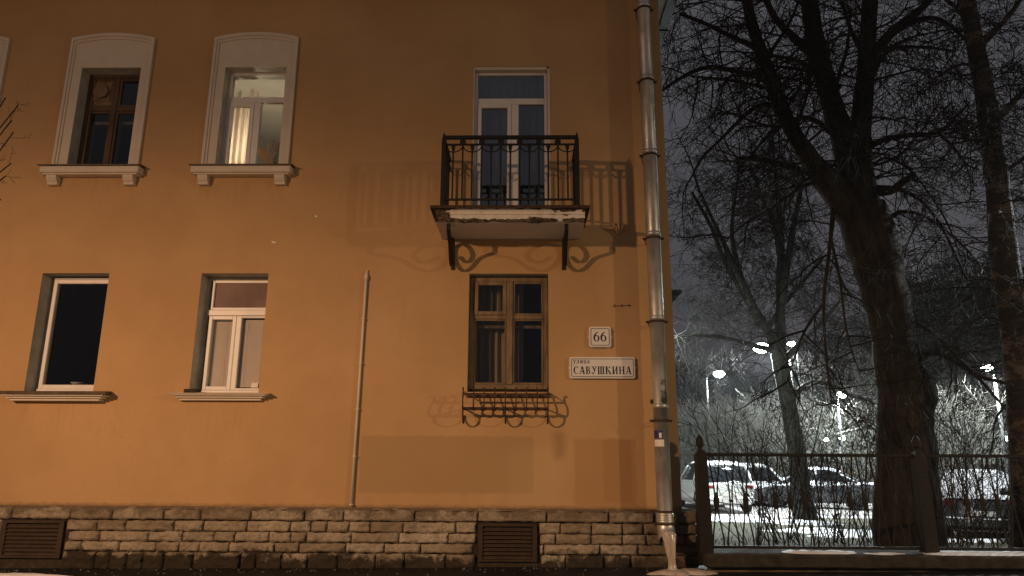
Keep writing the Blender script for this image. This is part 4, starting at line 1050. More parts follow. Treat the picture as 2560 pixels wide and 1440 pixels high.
b = MB(); prof = [(.22, capz - .154), (-.24, capz - .154), (-.255, capz - .14), (-.255, capz - .02), (-.235, capz), (.22, capz + .01)]; k = len(prof)
for i in range(nx + 1):
    x = lx0 - .03 + (xe - lx0) * i / nx
    for j, (y, z) in enumerate(prof): q = noise.noise(Vector((x * 4, z * 7, y * 5 + 2))); b.v.append((x - fx0, y + (.012 * q if y < 0 else 0), z + .007 * q))
for i in range(nx):
    for j in range(k): a = i * k + j; c = i * k + (j + 1) % k; b.f.append((a, c, c + k, a + k)); b.m.append(0)
b.f.append(tuple(range(k - 1, -1, -1))); b.m.append(0)
b.build('coping', M['capstone'], LW)


def snowstrip(name, x0, x1, y0, y1, seed, h):
    b = MB(); n = int((x1 - x0) / .04)
    for i in range(n + 1):
        x = x0 + (x1 - x0) * i / n; e = min(1, min(i, n - i) / 5); a = y0 + .05 * noise.noise(Vector((x * 3, seed, 0))) + .02 * noise.noise(Vector((x * 14, seed, 0))) + (1 - e) * .08; c = y1 + .02 * noise.noise(Vector((x * 4, seed, 5)))
        for t, zz in ((0, -.004), (.12, .8), (.5, 1), (.88, .9), (1, -.004)): b.v.append((x, a + (c - a) * t, capz + .004 + max(-.01, h * zz * e + (.012 * noise.noise(Vector((x * 9, t * 4, seed))) if zz > 0 else 0))))
    for i in range(n):
        for j in range(4): q = i * 5 + j; b.f.append((q, q + 1, q + 6, q + 5)); b.m.append(0)
    o = b.build(name, M['snow'], smooth=True); return tag(o, kind='stuff')


for x0, x1, y0, y1, sd in ((fx0 + .95, fx0 + 1.95, -.43, -.17, 1), (fx0 + 2.0, fx0 + 2.5, -.46, -.31, 2), (fx0 + 2.75, fx0 + 6.4, -.475, -.11, 3)):
    snowstrip('coping_snow', x0, x1, y0, y1, sd, .020)

FN = empty('iron_fence', (fx0, FY, capz)); tag(FN, 'brown wrought iron fence of waisted bars between square posts', 'fence')
rt, rbz = P(2000, 1137, 9.75).z - capz, P(2000, 1366, 9.75).z - capz
posts = [P(1757, 1250, 9.75).x - fx0, P(2308, 1250, 9.75).x - fx0]; posts.append(2 * posts[1] - posts[0])


def post():
    b = MB(); w0, w1 = .088, .070; z0_, z1_ = -.03, rt + .005
    b.add([(-w0, -w0, z0_ - .12), (w0, -w0, z0_ - .12), (w0, w0, z0_ - .12), (-w0, w0, z0_ - .12), (-w1, -w1, z1_), (w1, -w1, z1_), (w1, w1, z1_), (-w1, w1, z1_), (-.035, -.035, z1_ + .05), (.035, -.035, z1_ + .05), (.035, .035, z1_ + .05), (-.035, .035, z1_ + .05)],
          [(0, 1, 5, 4), (1, 2, 6, 5), (2, 3, 7, 6), (3, 0, 4, 7), (4, 5, 9, 8), (5, 6, 10, 9), (6, 7, 11, 10), (7, 4, 8, 11), (8, 9, 10, 11), (0, 3, 2, 1)])
    return b


pm = None
for i, x in enumerate(posts):
    if pm is None:
        pm = post().build('post', M['fenceiron'], FN, loc=(x, 0, 0))
        b = MB(); b.lathe((0, 0, rt + .055), [(.036, 0), (.03, .012), (.026, .03), (.05, .055), (.056, .07), (.050, .078), (.054, .10), (.050, .135), (.036, .17), (.016, .195), (.004, .205)], 14); fm = b.build('finial', M['fenceiron'], pm, True)
        px_ = pm
        px_['label'] = 'post beside the building corner with an acorn finial'
    else:
        c = pm.copy(); C.objects.link(c); c.location.x = x; c['label'] = 'post further along the fence'; d_ = fm.copy(); C.objects.link(d_); d_.parent = c
# post standing by the corner runs down beside the end of the low wall
NB = 14


def spindle(oval, sd):
    b = MB(); p = (posts[1] - posts[0] - .16) / NB; rn = random.Random(sd); h = rt - .03 - rbz; zm_ = rbz + h * .50
    for s in (-1, 1):
        pts = [(s * p * .30, 0, rt - .012), (s * p * .35, 0, rt - .06), (s * p * .26, 0, rt - .20), (s * p * .13, 0, zm_ + .20), (s * .017, 0, zm_ + .07), (s * .013, 0, zm_), (s * .017, 0, zm_ - .07), (s * p * .14, 0, zm_ - .20), (s * p * .30, 0, rbz + .16), (s * p * .37, 0, rbz + .05), (s * p * .34, 0, rbz + .005)]
        b.tube(spline(pts, 3), .0105, 6)
    if oval: b.lathe((0, 0, zm_ - .105), [(.012, 0), (.026, .03), (.037, .07), (.040, .105), (.037, .14), (.026, .18), (.012, .21)], 12, sy=.45)
    else: b.box((-.026, -.014, zm_ - .012), (.026, .014, zm_ + .012))
    return b


sm = [spindle(True, 1), spindle(False, 2)]; smo = [None, None]; rn = random.Random(4)
pat = [1, 0, 1, 0, 1, 1, 1, 0, 0, 1, 1, 0, 1, 1, 1, 0, 1, 1, 1, 1, 1, 0, 1, 0, 1, 1, 0, 1]
for k in range(2):
    xa, xb = posts[k] + .075, posts[k + 1] - .075; pn = empty('fence_panel', (0, 0, 0), FN)
    b = MB(); b.bbox((xa, -.03, rt - .025), (xb, .03, rt + .012), .008); b.box((xa, -.022, rt + .0125), (xb, .022, rt + .018)); b.bbox((xa, -.024, rbz - .03), (xb, .024, rbz + .004), .006)
    b.build('rail', M['fenceiron'], pn)
    for i in range(NB):
        q = 0 if pat[k * NB + i] else 1; x = xa + .005 + (xb - xa - .01) * (i + .5) / NB
        if smo[q] is None: smo[q] = sm[q].build('baluster', M['fenceiron'], pn, loc=(x, 0, 0)); continue
        c = smo[q].copy(); C.objects.link(c); c.parent = pn; c.location.x = x; c.rotation_euler = (0, rn.uniform(-.012, .012), 0)

# ---------------------------------------------------------------- yard lamps
def street_lamp(label, px, py, D, pole_px, power, head=.30, zb=-.52):
    h = P(px, py, D); pb_ = P(pole_px, py, D); e = empty('street_lamp', (pb_.x, h.y, zb)); tag(e, label, 'street lamp', 'lit street lamps in the yard')
    b = MB(); hz = h.z - zb
    b.tube([(0, 0, 0), (0, 0, hz * .3), (0, 0, hz - .45)], [.10, .085, .055], 8); b.build('pole', M['polepaint'], e, True)
    dx = h.x - pb_.x; b = MB(); b.tube(spline([(0, 0, hz - .46), (dx * .15, -.02, hz - .12), (dx * .6, -.05, hz + .06), (dx, -.05, hz + .10)], 4), .035, 6); b.build('arm', M['gutter'], e, True)
    b = MB(); b.lathe((dx, -.05, hz + .0), [(.06, .17), (head * .45, .15), (head * .55, .11), (head * .5, .09)], 14, sy=.7); b.build('lamp_head', M['gutter'], e, True)
    b = MB(); b.lathe((dx, -.05, hz - .02), [(.03, -head * .62), (head * .45, -head * .52), (head * .78, -head * .2), (head * .78, .0), (head * .5, .10)], 14, sy=.9); b.build('lens', M['led'], e, True)
    if power: lamp('yard_light', (h.x, h.y - .08, h.z - .32), power, (.90, .99, 1.0), .18, (-.12, .10, .05))
    return e


M['polepaint'] = mat('grey_pole_paint', (.07, .072, .07), .6, var=.2)
M['led'] = mat('led_lens', (.9, .9, .9), .5, emit=(.80, 1.0, .92, 60))
street_lamp('street lamp with a long arm nearest the building corner', 1797, 932, 44, 1765, 4800, .44)
street_lamp('brightest lamp shining in front of the forked tree behind the fence', 1902, 866, 25, 1972, 5500, .36)
street_lamp('small lamp glowing just right of the brightest lamp', 1977, 858, 48, 1990, 1500, .34)
street_lamp('lamp on a straight pole left of the big linden trunk', 2104, 984, 36, 2092, 4200, .32)
street_lamp('lamp between the linden and the birch trunks', 2465, 917, 30, 2482, 3200, .28)
street_lamp('tiny far lamp below the straight pole lamp', 2104, 1094, 38, 2099, 0, .19)
street_lamp('tiny far lamp left of another far lamp', 2065, 1098, 40, 2071, 0, .15)
street_lamp('tiny far lamp low beside the birch trunk', 2513, 1096, 33, 2518, 0, .13)


# ---------------------------------------------------------------- trees
class Tree:
    def __init__(s, seed): s.wood, s.crown, s.r = MB(), MB(), random.Random(seed)
    def limb(s, pts, radii, n=9, sub=4, knots=.06):
        pr_ = spline([(*p, r_) for p, r_ in zip(pts, radii)], sub)
        r = s.r; s.wood.tube([(a[0], a[1], a[2]) for a in pr_], [max(.004, a[3]) * (1 + r.uniform(-knots, knots)) for a in pr_], n)
        return pr_
    def twig(s, p, d, ln, r0, lev, grav, wig, seg, kids, spread=.8, ss=3):
        """a wandering branch that carries finer ones; lev counts down to 0"""
        r = s.r; pts = [p.copy()]; q = p.copy(); d = d.normalized(); st = ln / seg; rads = [r0]; dirs = [d.copy()]
        for i in range(seg):
            d = (d + Vector((r.uniform(-wig, wig), r.uniform(-wig, wig), r.uniform(-wig, wig) + grav))).normalized()
            q = q + d * st; pts.append(q.copy()); dirs.append(d.copy()); rads.append(max(s.rmin, r0 * (1 - .8 * (i + 1) / seg)))
        s.crown.tube(pts, rads, ss if lev < 2 else 4, 0, False)
        if lev <= 0: return
        k = int(kids * r.uniform(.7, 1.3) + .5)
        for j in range(k):
            t = r.uniform(.18, 1.0); i = min(seg - 1, int(t * seg)); f = t * seg - i; pp = pts[i].lerp(pts[i + 1], f); dd = dirs[i + 1]
            side = Vector((r.gauss(0, 1), r.gauss(0, 1), r.gauss(0, 1))); side = side - dd * side.dot(dd)
            if side.length < 1e-3: continue
            side.normalize(); nd = dd * (1 - spread * .5) + side * spread * r.uniform(.6, 1.15)
            s.twig(pp, nd, ln * r.uniform(.32, .62) * (1.15 - .5 * t), max(s.rmin, rads[i] * .55), lev - 1, grav * .9, wig * .85, max(3, seg - 1), kids * s.kk, spread, ss)
    rmin = .0045; kk = .8
    def dress(s, pr_, count, ln, r0, lev, grav, wig, seg, kids, t0=.15, spread=1.0, bias=None):
        r = s.r
        for _ in range(count):
            t = r.uniform(t0, 1.0); i = min(len(pr_) - 2, int(t * (len(pr_) - 1))); a, c = Vector(pr_[i][:3]), Vector(pr_[i + 1][:3]); p = a.lerp(c, r.random()); tg = (c - a).normalized()
            side = Vector((r.gauss(0, 1), r.gauss(0, .8), r.gauss(0, .6))) + (Vector(bias) if bias else Vector((0, 0, 0))); side = (side - tg * side.dot(tg)).normalized()
            s.twig(p, tg * .45 + side * spread, ln * r.uniform(.55, 1.2), r0 * r.uniform(.7, 1.2), lev, grav, wig, seg, kids)
    def done(s, name, label, wood_m, twig_m, group=None, base=(0, 0, 0), cat='tree'):
        e = empty(name, base); tag(e, label, cat, group); B = Vector(base)
        for mb in (s.wood, s.crown): mb.v = [(x - B.x, y - B.y, z - B.z) for x, y, z in mb.v]
        if s.wood.v: s.wood.build('trunk', wood_m, e, True)
        if s.crown.v: s.crown.build('crown', twig_m, e, True)
        return e


def px_path(D, rows, dd=0.0):
    """rows of (px, py, width in px) at D metres: centre line and radii; dd = drift in depth along the path"""
    n = len(rows); pts, rad = [], []
    for i, (x, y, wd) in enumerate(rows):
        d = D + dd * i / max(1, n - 1); pts.append(tuple(P(x, y, d))); rad.append(wd * .5 * d / F / .98)
    return pts, rad


# yard lamps just out of sight: one beyond the right frame edge, one round the corner of the house
lamp('yard_light', (12.4, 3.2, 6.6), 2300, (.90, .98, 1.0), .15, (-.12, .12, .04))
lamp('yard_light', (4.2, 12.6, 5.4), 800, (.80, 1.0, .95), .12, (-.10, .95, .04))

D = 13.0
T = Tree(21); T.rmin = .0050; T.kk = .75
trunk = T.limb(*px_path(D, [(2290, 1480, 190), (2275, 1380, 150), (2268, 1250, 146), (2265, 1100, 130), (2257, 1000, 116), (2243, 900, 104), (2225, 800, 104), (2203, 700, 112), (2178, 600, 124), (2152, 520, 122)]), n=16)
T.limb(*px_path(D, [(2270, 1090, 60), (2290, 1010, 85), (2294, 950, 70), (2275, 925, 40)], -.1), n=10)     # the burl
LL = T.limb(*px_path(D, [(2150, 560, 84), (2105, 495, 80), (2062, 445, 66), (2018, 385, 46), (1980, 325, 40), (1952, 265, 40), (1930, 205, 38), (1904, 130, 33), (1880, 60, 30), (1862, -30, 28), (1835, -160, 20)], -.5))
ML = T.limb(*px_path(D, [(2150, 560, 90), (2138, 480, 84), (2118, 380, 64), (2090, 290, 58), (2064, 210, 52), (2044, 130, 48), (2030, 50, 46), (2018, -40, 42), (1995, -200, 28)], .4))
RL = T.limb(*px_path(D, [(2165, 580, 96), (2152, 460, 74), (2150, 380, 56), (2156, 280, 50), (2165, 180, 46), (2170, 90, 44), (2176, -10, 42), (2186, -180, 28)], .2))
SB = []
def br(rows, dd=0, D_=None): q = T.limb(*px_path(D_ or D, rows, dd), n=7, sub=3); SB.append(q); return q
br([(2066, 150, 40), (2020, 125, 26), (1975, 85, 22), (1935, 40, 18), (1905, -30, 14)], -.3)
br([(1890, 118, 18), (1830, 92, 14), (1770, 62, 12), (1700, 34, 10)], -.9)
br([(1918, 190, 16), (1850, 180, 13), (1778, 168, 13), (1720, 185, 11), (1655, 226, 8), (1600, 262, 3)], -1.3)
br([(1915, 220, 10), (1850, 205, 8), (1780, 195, 7), (1730, 192, 5)], -.6)
br([(1945, 262, 16), (1895, 265, 13), (1850, 300, 11), (1800, 350, 9), (1755, 395, 7), (1725, 450, 4)], -.9)
br([(2075, 330, 16), (2035, 300, 13), (1990, 296, 11), (1930, 330, 9), (1880, 385, 7), (1840, 430, 4)], -.8)
br([(1995, 425, 22), (1930, 405, 16), (1870, 396, 13), (1842, 398, 11)], -.4)
br([(2098, 220, 22), (2050, 185, 14), (1990, 172, 10), (1930, 165, 5)], -.6)
br([(2090, 200, 20), (2010, 160, 10), (1935, 140, 8), (1860, 160, 5), (1790, 230, 3)], -1.0)
br([(2180, 140, 30), (2225, 85, 28), (2275, 45, 24), (2320, 5, 18), (2360, -50, 12)], .3)
br([(2200, 110, 16), (2270, 60, 16), (2335, 45, 13), (2390, 75, 10), (2430, 120, 5)], -.5)
br([(2165, 230, 16), (2215, 130, 14), (2300, 118, 9), (2390, 128, 6)], .3)
br([(2158, 375, 20), (2215, 348, 15), (2280, 338, 13), (2345, 332, 10), (2385, 295, 8), (2425, 255, 5)], -.6)
br([(2345, 332, 8), (2385, 370, 8), (2415, 410, 6), (2450, 425, 4)], -.5)
br([(2175, 480, 24), (2225, 478, 22), (2262, 452, 20), (2290, 436, 17)], -.5)
br([(2150, 430, 14), (2185, 410, 9), (2215, 395, 7), (2270, 420, 7), (2320, 480, 6), (2370, 560, 5), (2400, 640, 3)], -.7)
br([(2190, 470, 16), (2240, 472, 12), (2300, 500, 9), (2350, 560, 8), (2390, 640, 6), (2430, 730, 4), (2450, 800, 3)], -.9)
br([(2210, 560, 14), (2250, 530, 11), (2310, 540, 8), (2380, 590, 7), (2440, 650, 5), (2490, 740, 3)], -.7)
br([(2085, 510, 14), (2080, 560, 12), (2072, 640, 10), (2060, 740, 9), (2062, 840, 7), (2072, 950, 5), (2080, 1010, 3)], -.9)
br([(2078, 600, 8), (2100, 700, 7), (2112, 800, 6), (2130, 880, 4), (2150, 930, 3)], -.8)
br([(2058, 760, 7), (2010, 830, 6), (1985, 900, 4), (1965, 960, 3)], -.9)
br([(2280, 905, 22), (2330, 880, 16), (2390, 905, 13), (2450, 940, 11), (2530, 960, 8), (2620, 975, 5)], -.9)
br([(2262, 800, 16), (2330, 830, 12), (2400, 900, 9), (2460, 960, 7), (2520, 1030, 5)], -.8)
br([(2170, 160, 16), (2130, 80, 12), (2110, 20, 9), (2080, -50, 6)], -.4)
br([(1912, 150, 12), (1960, 80, 10), (1990, 20, 8), (2010, -60, 5)], -.4)
br([(2075, 260, 14), (2100, 180, 11), (2120, 110, 9), (2125, 20, 6)], -.5)
br([(1985, 330, 12), (2010, 260, 9), (2025, 200, 8), (2020, 120, 5)], .5)
br([(2060, 450, 14), (2000, 470, 9), (1930, 520, 7), (1860, 560, 5), (1800, 620, 3)], -.8)
for q in SB: T.dress(q, 10, 1.5, .017, 2, -.055, .28, 8, 4.6, .06)
for q in (LL, ML, RL): T.dress(q, 30, 2.6, .027, 2, -.05, .26, 10, 6.5, .10)
T.dress(LL, 26, 2.4, .022, 2, -.07, .26, 10, 6.5, .2, bias=(-1.2, 0, -.2))
T.dress(trunk, 14, 1.0, .010, 2, -.03, .28, 6, 5, .62)
T.done('linden_tree', 'huge old linden with a burl and a forking dark trunk behind the fence', M['bark'], M['twig'], base=tuple(P(2275, 1390, D)))

D = 11.6
T = Tree(33); T.rmin = .0055; T.kk = .6
bt = T.limb(*px_path(D, [(2590, 1500, 90), (2580, 1380, 84), (2572, 1200, 78), (2562, 1000, 74), (2545, 850, 70), (2522, 720, 66), (2507, 610, 60), (2494, 470, 56), (2475, 312, 50), (2447, 156, 46), (2416, 0, 42), (2385, -160, 36)]), n=14)
SB = []
br([(2450, 110, 22), (2490, 75, 16), (2530, 30, 14), (2575, -40, 10)], -.3)
br([(2490, 300, 20), (2530, 260, 16), (2580, 200, 12)], -.3)
br([(2500, 440, 14), (2540, 410, 12), (2600, 370, 8)], -.3)
br([(2430, 90, 14), (2400, 30, 12), (2340, -20, 8)], .3)
br([(2455, 200, 12), (2420, 160, 9), (2370, 175, 7), (2330, 200, 4)], -.5)
br([(2484, 350, 10), (2430, 350, 7), (2370, 340, 4)], -.5)
br([(2500, 520, 14), (2545, 500, 11), (2600, 480, 8)], .2)
br([(2515, 640, 10), (2560, 700, 8), (2590, 800, 5)], -.3)
for q in SB: T.dress(q, 22, 1.0, .010, 2, -.05, .24, 6, 6, .1)
T.dress(bt, 44, 2.1, .016, 2, -.09, .26, 9, 6, .25)
T.done('birch_tree', 'pale barked birch leaning at the right behind the fence', M['birch'], M['twig'], base=tuple(P(2580, 1390, D)))

D = 23.5
T = Tree(45); T.rmin = .0055
t0_ = T.limb(*px_path(D, [(2020, 1330, 64), (2006, 1240, 46), (1990, 1120, 42), (1972, 1020, 38), (1955, 930, 38), (1946, 885, 38)]), n=12)
SB = []
br([(1950, 905, 34), (1932, 850, 27), (1912, 815, 24), (1885, 770, 21), (1852, 700, 18), (1815, 620, 13), (1780, 545, 9), (1748, 475, 6), (1725, 400, 4), (1690, 330, 2)], -.4, D)
br([(1885, 775, 20), (1850, 720, 16), (1810, 650, 13), (1780, 570, 10), (1730, 480, 7)], .6, D)
br([(1905, 820, 20), (1870, 740, 16), (1838, 640, 13), (1830, 560, 9), (1842, 470, 6), (1850, 380, 3)], .4, D)
br([(1950, 910, 32), (1951, 800, 25), (1952, 700, 21), (1953, 600, 18), (1947, 520, 13), (1938, 430, 8), (1930, 330, 4), (1920, 250, 2)], .3, D)
br([(1955, 760, 22), (1968, 660, 18), (1985, 560, 15), (2005, 460, 10), (2015, 380, 7)], -.4, D)
br([(1950, 640, 16), (1935, 560, 12), (1900, 480, 9), (1875, 410, 6)], -.5, D)
br([(1940, 880, 16), (1880, 862, 12), (1810, 845, 10), (1740, 838, 8), (1690, 842, 5)], -.6, D)
br([(1960, 900, 18), (2010, 850, 13), (2060, 800, 10), (2110, 740, 7)], -.4, D)
br([(1972, 1000, 18), (2020, 960, 14), (2070, 960, 11), (2130, 990, 8), (2180, 1000, 5)], -.5, D)
br([(1915, 830, 14), (1960, 760, 11), (2020, 690, 8), (2060, 640, 6)], .6, D)
for q in SB: T.dress(q, 38, 2.1, .016, 2, -.005, .22, 6, 6.5, .12)
T.done('linden_tree', 'slimmer forked tree standing between the parked cars and the fence', M['farbark'], M['twig'], base=tuple(P(2012, 1310, D)))

# twigs that reach in front of the house at the left edge: a tree beside the frame
T = Tree(58); bx, by = -3.15, -6.4; T.rmin = .0011
bz = H(bx, by); tr_ = T.limb([(bx, by, bz - .05), (bx + .02, by, 1.0), (bx - .03, by, 2.0), (bx, by, 3.0), (bx - .03, by, 3.7)], [.026, .022, .017, .011, .004], n=9)
for y0, x1, y1 in ((330, 46, 262), (345, 30, 300), (392, 34, 330), (410, 28, 408), (300, 14, 244), (430, 14, 440), (470, 2, 498)):
    a = P(-60, y0 + 50, 3.55); c = P(x1, y1, 3.55); m_ = a.lerp(c, .5) + Vector((0, 0, -.02)); q = T.limb([(bx, by, a.z - .25), tuple(a), tuple(m_), tuple(c)], [.005, .0038, .0026, .0012], n=5, sub=3)
    T.dress(q, 4, .08, .0014, 1, .06, .15, 4, 2, .4, .7)
T.done('young_tree', 'young bare tree whose twig tips show at the left edge', M['farbark'], M['twig'], base=(bx, by, H(bx, by)))


# trees and shrubs further back, a few shapes each copied many times
def bare_tree(seed, h, kids=7, ln=.36):
    T = Tree(seed); r = T.r; T.rmin = .012
    T.limb([(0, 0, -.2), (r.uniform(-.15, .15), 0, h * .25), (r.uniform(-.3, .3), r.uniform(-.2, .2), h * .55), (r.uniform(-.5, .5), 0, h * .95)], [h * .022, h * .016, h * .010, .015], n=7)
    for k in range(13):
        z = h * r.uniform(.18, .75); a = r.uniform(0, 6.28); l = (h - z) * r.uniform(.45, .75); d = Vector((math.cos(a), math.sin(a), r.uniform(.7, 1.5))).normalized()
        p0 = Vector((0, 0, z)); p1 = p0 + d * l * .45 + Vector((0, 0, .05 * h)); p2 = p0 + d * l + Vector((r.uniform(-.3, .3), r.uniform(-.3, .3), .1 * h))
        q = T.limb([tuple(p0), tuple(p1), tuple(p2)], [h * .007, h * .0045, .012], n=5, sub=3)
        T.dress(q, 11, h * .16, .022, 2, .0, .26, 4, kids, .15)
    return T


def shrub(seed, h, n=30, rmin=.008, kids=5.0):
    T = Tree(seed); r = T.r; T.rmin = rmin
    for k in range(n):
        a = r.uniform(0, 6.28); s_ = r.uniform(.15, .75); d = Vector((math.cos(a) * s_, math.sin(a) * s_, 1)).normalized()
        T.twig(Vector((math.cos(a) * .22 * r.random(), math.sin(a) * .22 * r.random(), -.05)), d, h * r.uniform(.75, 1.15), rmin * 2.0, 2, .01, .18, 6, kids, .7)
    return T


YZ = -.52
def place(protos, spots):
    for i, (x, y, s_, rz) in enumerate(spots):
        k = i % len(protos); src = protos[k]
        o = src if not src.get('used') else copy_tree(src)
        if 'used' not in src.keys(): src['used'] = 1
        o.location = (x, y, YZ); o.scale = (s_, s_, s_); o.rotation_euler = (0, 0, rz)


rn = random.Random(77)
BT = [bare_tree(100 + k, 10.0).done('bare_tree', 'one of the bare trees massed beyond the parked cars', M['farbark'], M['twig'], 'bare trees beyond the car park') for k in range(3)]
spots = []
def spot(px, D_, s_): v = P(px, 1200, D_); spots.append((v.x, v.y, s_ * rn.uniform(.9, 1.1), rn.uniform(0, 6.28)))
for px, D_, s_ in ((1690, 64, 1.0), (1740, 72, 1.15), (1790, 66, 1.0), (1850, 78, 1.2), (1910, 70, 1.05), (1985, 80, 1.25), (2050, 66, 1.15), (2090, 54, 1.15), (2125, 74, 1.4), (2180, 60, 1.35), (2235, 68, 1.5), (2290, 46, 1.30), (2330, 38, 1.15), (2375, 52, 1.5), (2410, 34, 1.15), (2450, 46, 1.4), (2500, 36, 1.15), (2545, 42, 1.3), (2590, 32, 1.1), (2350, 70, 1.8), (2480, 66, 1.6), (1640, 60, 1.0)): spot(px, D_, s_)
place(BT, spots)
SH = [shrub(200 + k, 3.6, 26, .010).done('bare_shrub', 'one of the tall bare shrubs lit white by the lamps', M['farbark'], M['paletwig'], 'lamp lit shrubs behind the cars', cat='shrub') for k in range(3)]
spots = []
for px, D_, s_ in ((1700, 36, .9), (1716, 38, 1.0), (1732, 37, .95), (1748, 40, 1.1), (1772, 38, 1.0), (1788, 37, .85), (1815, 40, 1.0), (1850, 38, 1.0), (1890, 39, 1.1), (1800, 39, 1.05), (1835, 36, 1.15), (1905, 37, 1.1), (1935, 44, 1.35), (2060, 42, 1.5), (2130, 41, 1.6), (2200, 39, 1.4), (2340, 36, 1.1), (2385, 33, 1.2), (2470, 34, 1.2), (2080, 60, 2.2), (1780, 56, 1.5), (1860, 58, 1.6)): spot(px, D_, s_)
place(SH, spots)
LS = [shrub(300 + k, 2.4, 13, .0045, 3.0).done('fence_shrub', 'one of the leafless dark shrubs right behind the iron fence', M['twig'], M['twig'], 'leafless shrubs behind the fence', cat='shrub') for k in range(3)]
spots = []
for px, D_, s_ in ((1880, 13.5, 1.0), (1945, 14.2, 1.1), (2010, 13.2, 1.0), (2065, 14.5, 1.05), (2110, 13.8, 1.1), (2165, 14.6, 1.0), (2345, 13.0, 1.05), (2390, 14.0, 1.1), (2440, 13.2, 1.15), (2500, 13.8, 1.05), (2370, 12.0, .9), (1960, 16.5, 1.2)):
    v = P(px, 1200, D_); spots.append((v.x, v.y, s_ * rn.uniform(.9, 1.1), rn.uniform(0, 6.28)))
place(LS, spots)
for o_ in BT + SH + LS:
    if 'used' in o_.keys(): del o_['used']
for o_ in list(bpy.data.objects):
    if 'used' in o_.keys(): del o_['used']
for o_ in bpy.data.objects:
    if o_.get('category') == 'shrub' and o_.get('group', '').startswith('leafless'): o_.location.z = H(o_.location.x, o_.location.y) - .03
for k_, (px, py, rx, ry) in enumerate(((2090, 1318, 1.5, 1.0), (2170, 1335, 1.2, .6), (2000, 1296, 1.3, .7), (2450, 1372, 1.4, .5), (2370, 1374, .8, .3), (1830, 1290, 1.6, .9))):
    dd_ = math.tan(math.atan((py - 720) / F) - PITCH); Dg = (EYE + .45) / dd_
    v = P(px, py, Dg); q = blob('snow_patch', v.x, v.y, rx, ry, M['snow'], 40 + k_, .06, H if v.y < 13.5 else lot); tag(q, kind='stuff')
# grass tufts on the lawn
b = MB(); rn = random.Random(9)
for k in range(5200):
    x, y = rn.uniform(2.6, 16), rn.uniform(.2, 13.6); z = H(x, y); a = rn.uniform(0, 6.28); ln = rn.uniform(.03, .10); w_ = rn.uniform(.006, .012)
    b.add([(x - w_ * math.cos(a), y - w_ * math.sin(a), z - .01), (x + w_ * math.cos(a), y + w_ * math.sin(a), z - .01), (x + rn.uniform(-.05, .05), y + rn.uniform(-.05, .05), z + ln)], [(0, 1, 2)])
tag(b.build('grass', M['lawn']), kind='stuff')


# ---------------------------------------------------------------- parked cars
def paint(name, col, snow=0.0):
    m = mat(name, col, .32, spec=.5, metal=.0)
    m.node_tree.nodes['Principled BSDF'].inputs['Coat Weight'].default_value = .5
    if snow:                        # frost and powder snow lying on the paint
        g = NG(m); n1 = g.noise(5, 6); ge = g.n.nodes.new('ShaderNodeNewGeometry'); sp = g.n.nodes.new('ShaderNodeSeparateXYZ'); g.k(ge.outputs['Normal'], sp.inputs[0])
        k = g.math('ADD', g.math('MULTIPLY', sp.outputs[2], .45), n1); g.k(g.mix(g.step(k, .75 - snow, .95 - snow), col, (.78, .80, .85)), g.b.inputs['Base Color']); g.k(g.step(k, .75 - snow, .95 - snow, .3, .8), g.b.inputs['Roughness'])
    return m


M['tyre'] = mat('tyre_rubber', (.018, .018, .018), .85); M['rim'] = mat('wheel_rim', (.45, .45, .47), .35, metal=.8)
M['carglass'] = mat('car_glass', (.012, .014, .017), .08, spec=.8); M['red'] = mat('red_lamp_lens', (.16, .008, .007), .3, spec=.5); M['clearlens'] = mat('headlamp_lens', (.6, .62, .65), .15, spec=.7)
M['blackplastic'] = mat('black_bumper_plastic', (.02, .02, .02), .6)
PROFILE = {  # station along the length (0 rear .. 1 front): half width, sill z, belt z ; and roof line (station, half width, z)
    'suv': ([(0, .80, .42, .98), (.015, .86, .34, 1.02), (.12, .91, .25, 1.03), (.5, .92, .23, 1.02), (.72, .91, .24, 1.00), (.80, .90, .25, .98), (.95, .86, .26, .88), (.99, .76, .32, .80), (1.0, .70, .40, .72)],
            [(.015, .74, 1.04), (.05, .70, 1.40), (.10, .66, 1.60), (.25, .66, 1.67), (.48, .65, 1.66), (.60, .64, 1.56), (.76, .72, 1.01)]),
    'sedan': ([(0, .74, .42, .88), (.015, .80, .34, .94), (.10, .86, .24, .97), (.5, .88, .22, .94), (.72, .87, .22, .90), (.95, .80, .26, .76), (.99, .70, .32, .68), (1.0, .64, .40, .60)],
              [(.14, .70, .98), (.24, .62, 1.22), (.34, .58, 1.41), (.46, .58, 1.45), (.56, .57, 1.40), (.66, .62, 1.18), (.76, .70, .93)]),
    'hatch': ([(0, .74, .45, .98), (.015, .80, .34, 1.00), (.12, .86, .24, 1.00), (.5, .87, .22, .98), (.74, .86, .22, .94), (.95, .80, .26, .80), (1.0, .66, .40, .66)],
              [(.02, .72, 1.02), (.08, .66, 1.32), (.15, .60, 1.50), (.30, .60, 1.55), (.50, .59, 1.52), (.62, .60, 1.36), (.78, .70, .96)])}


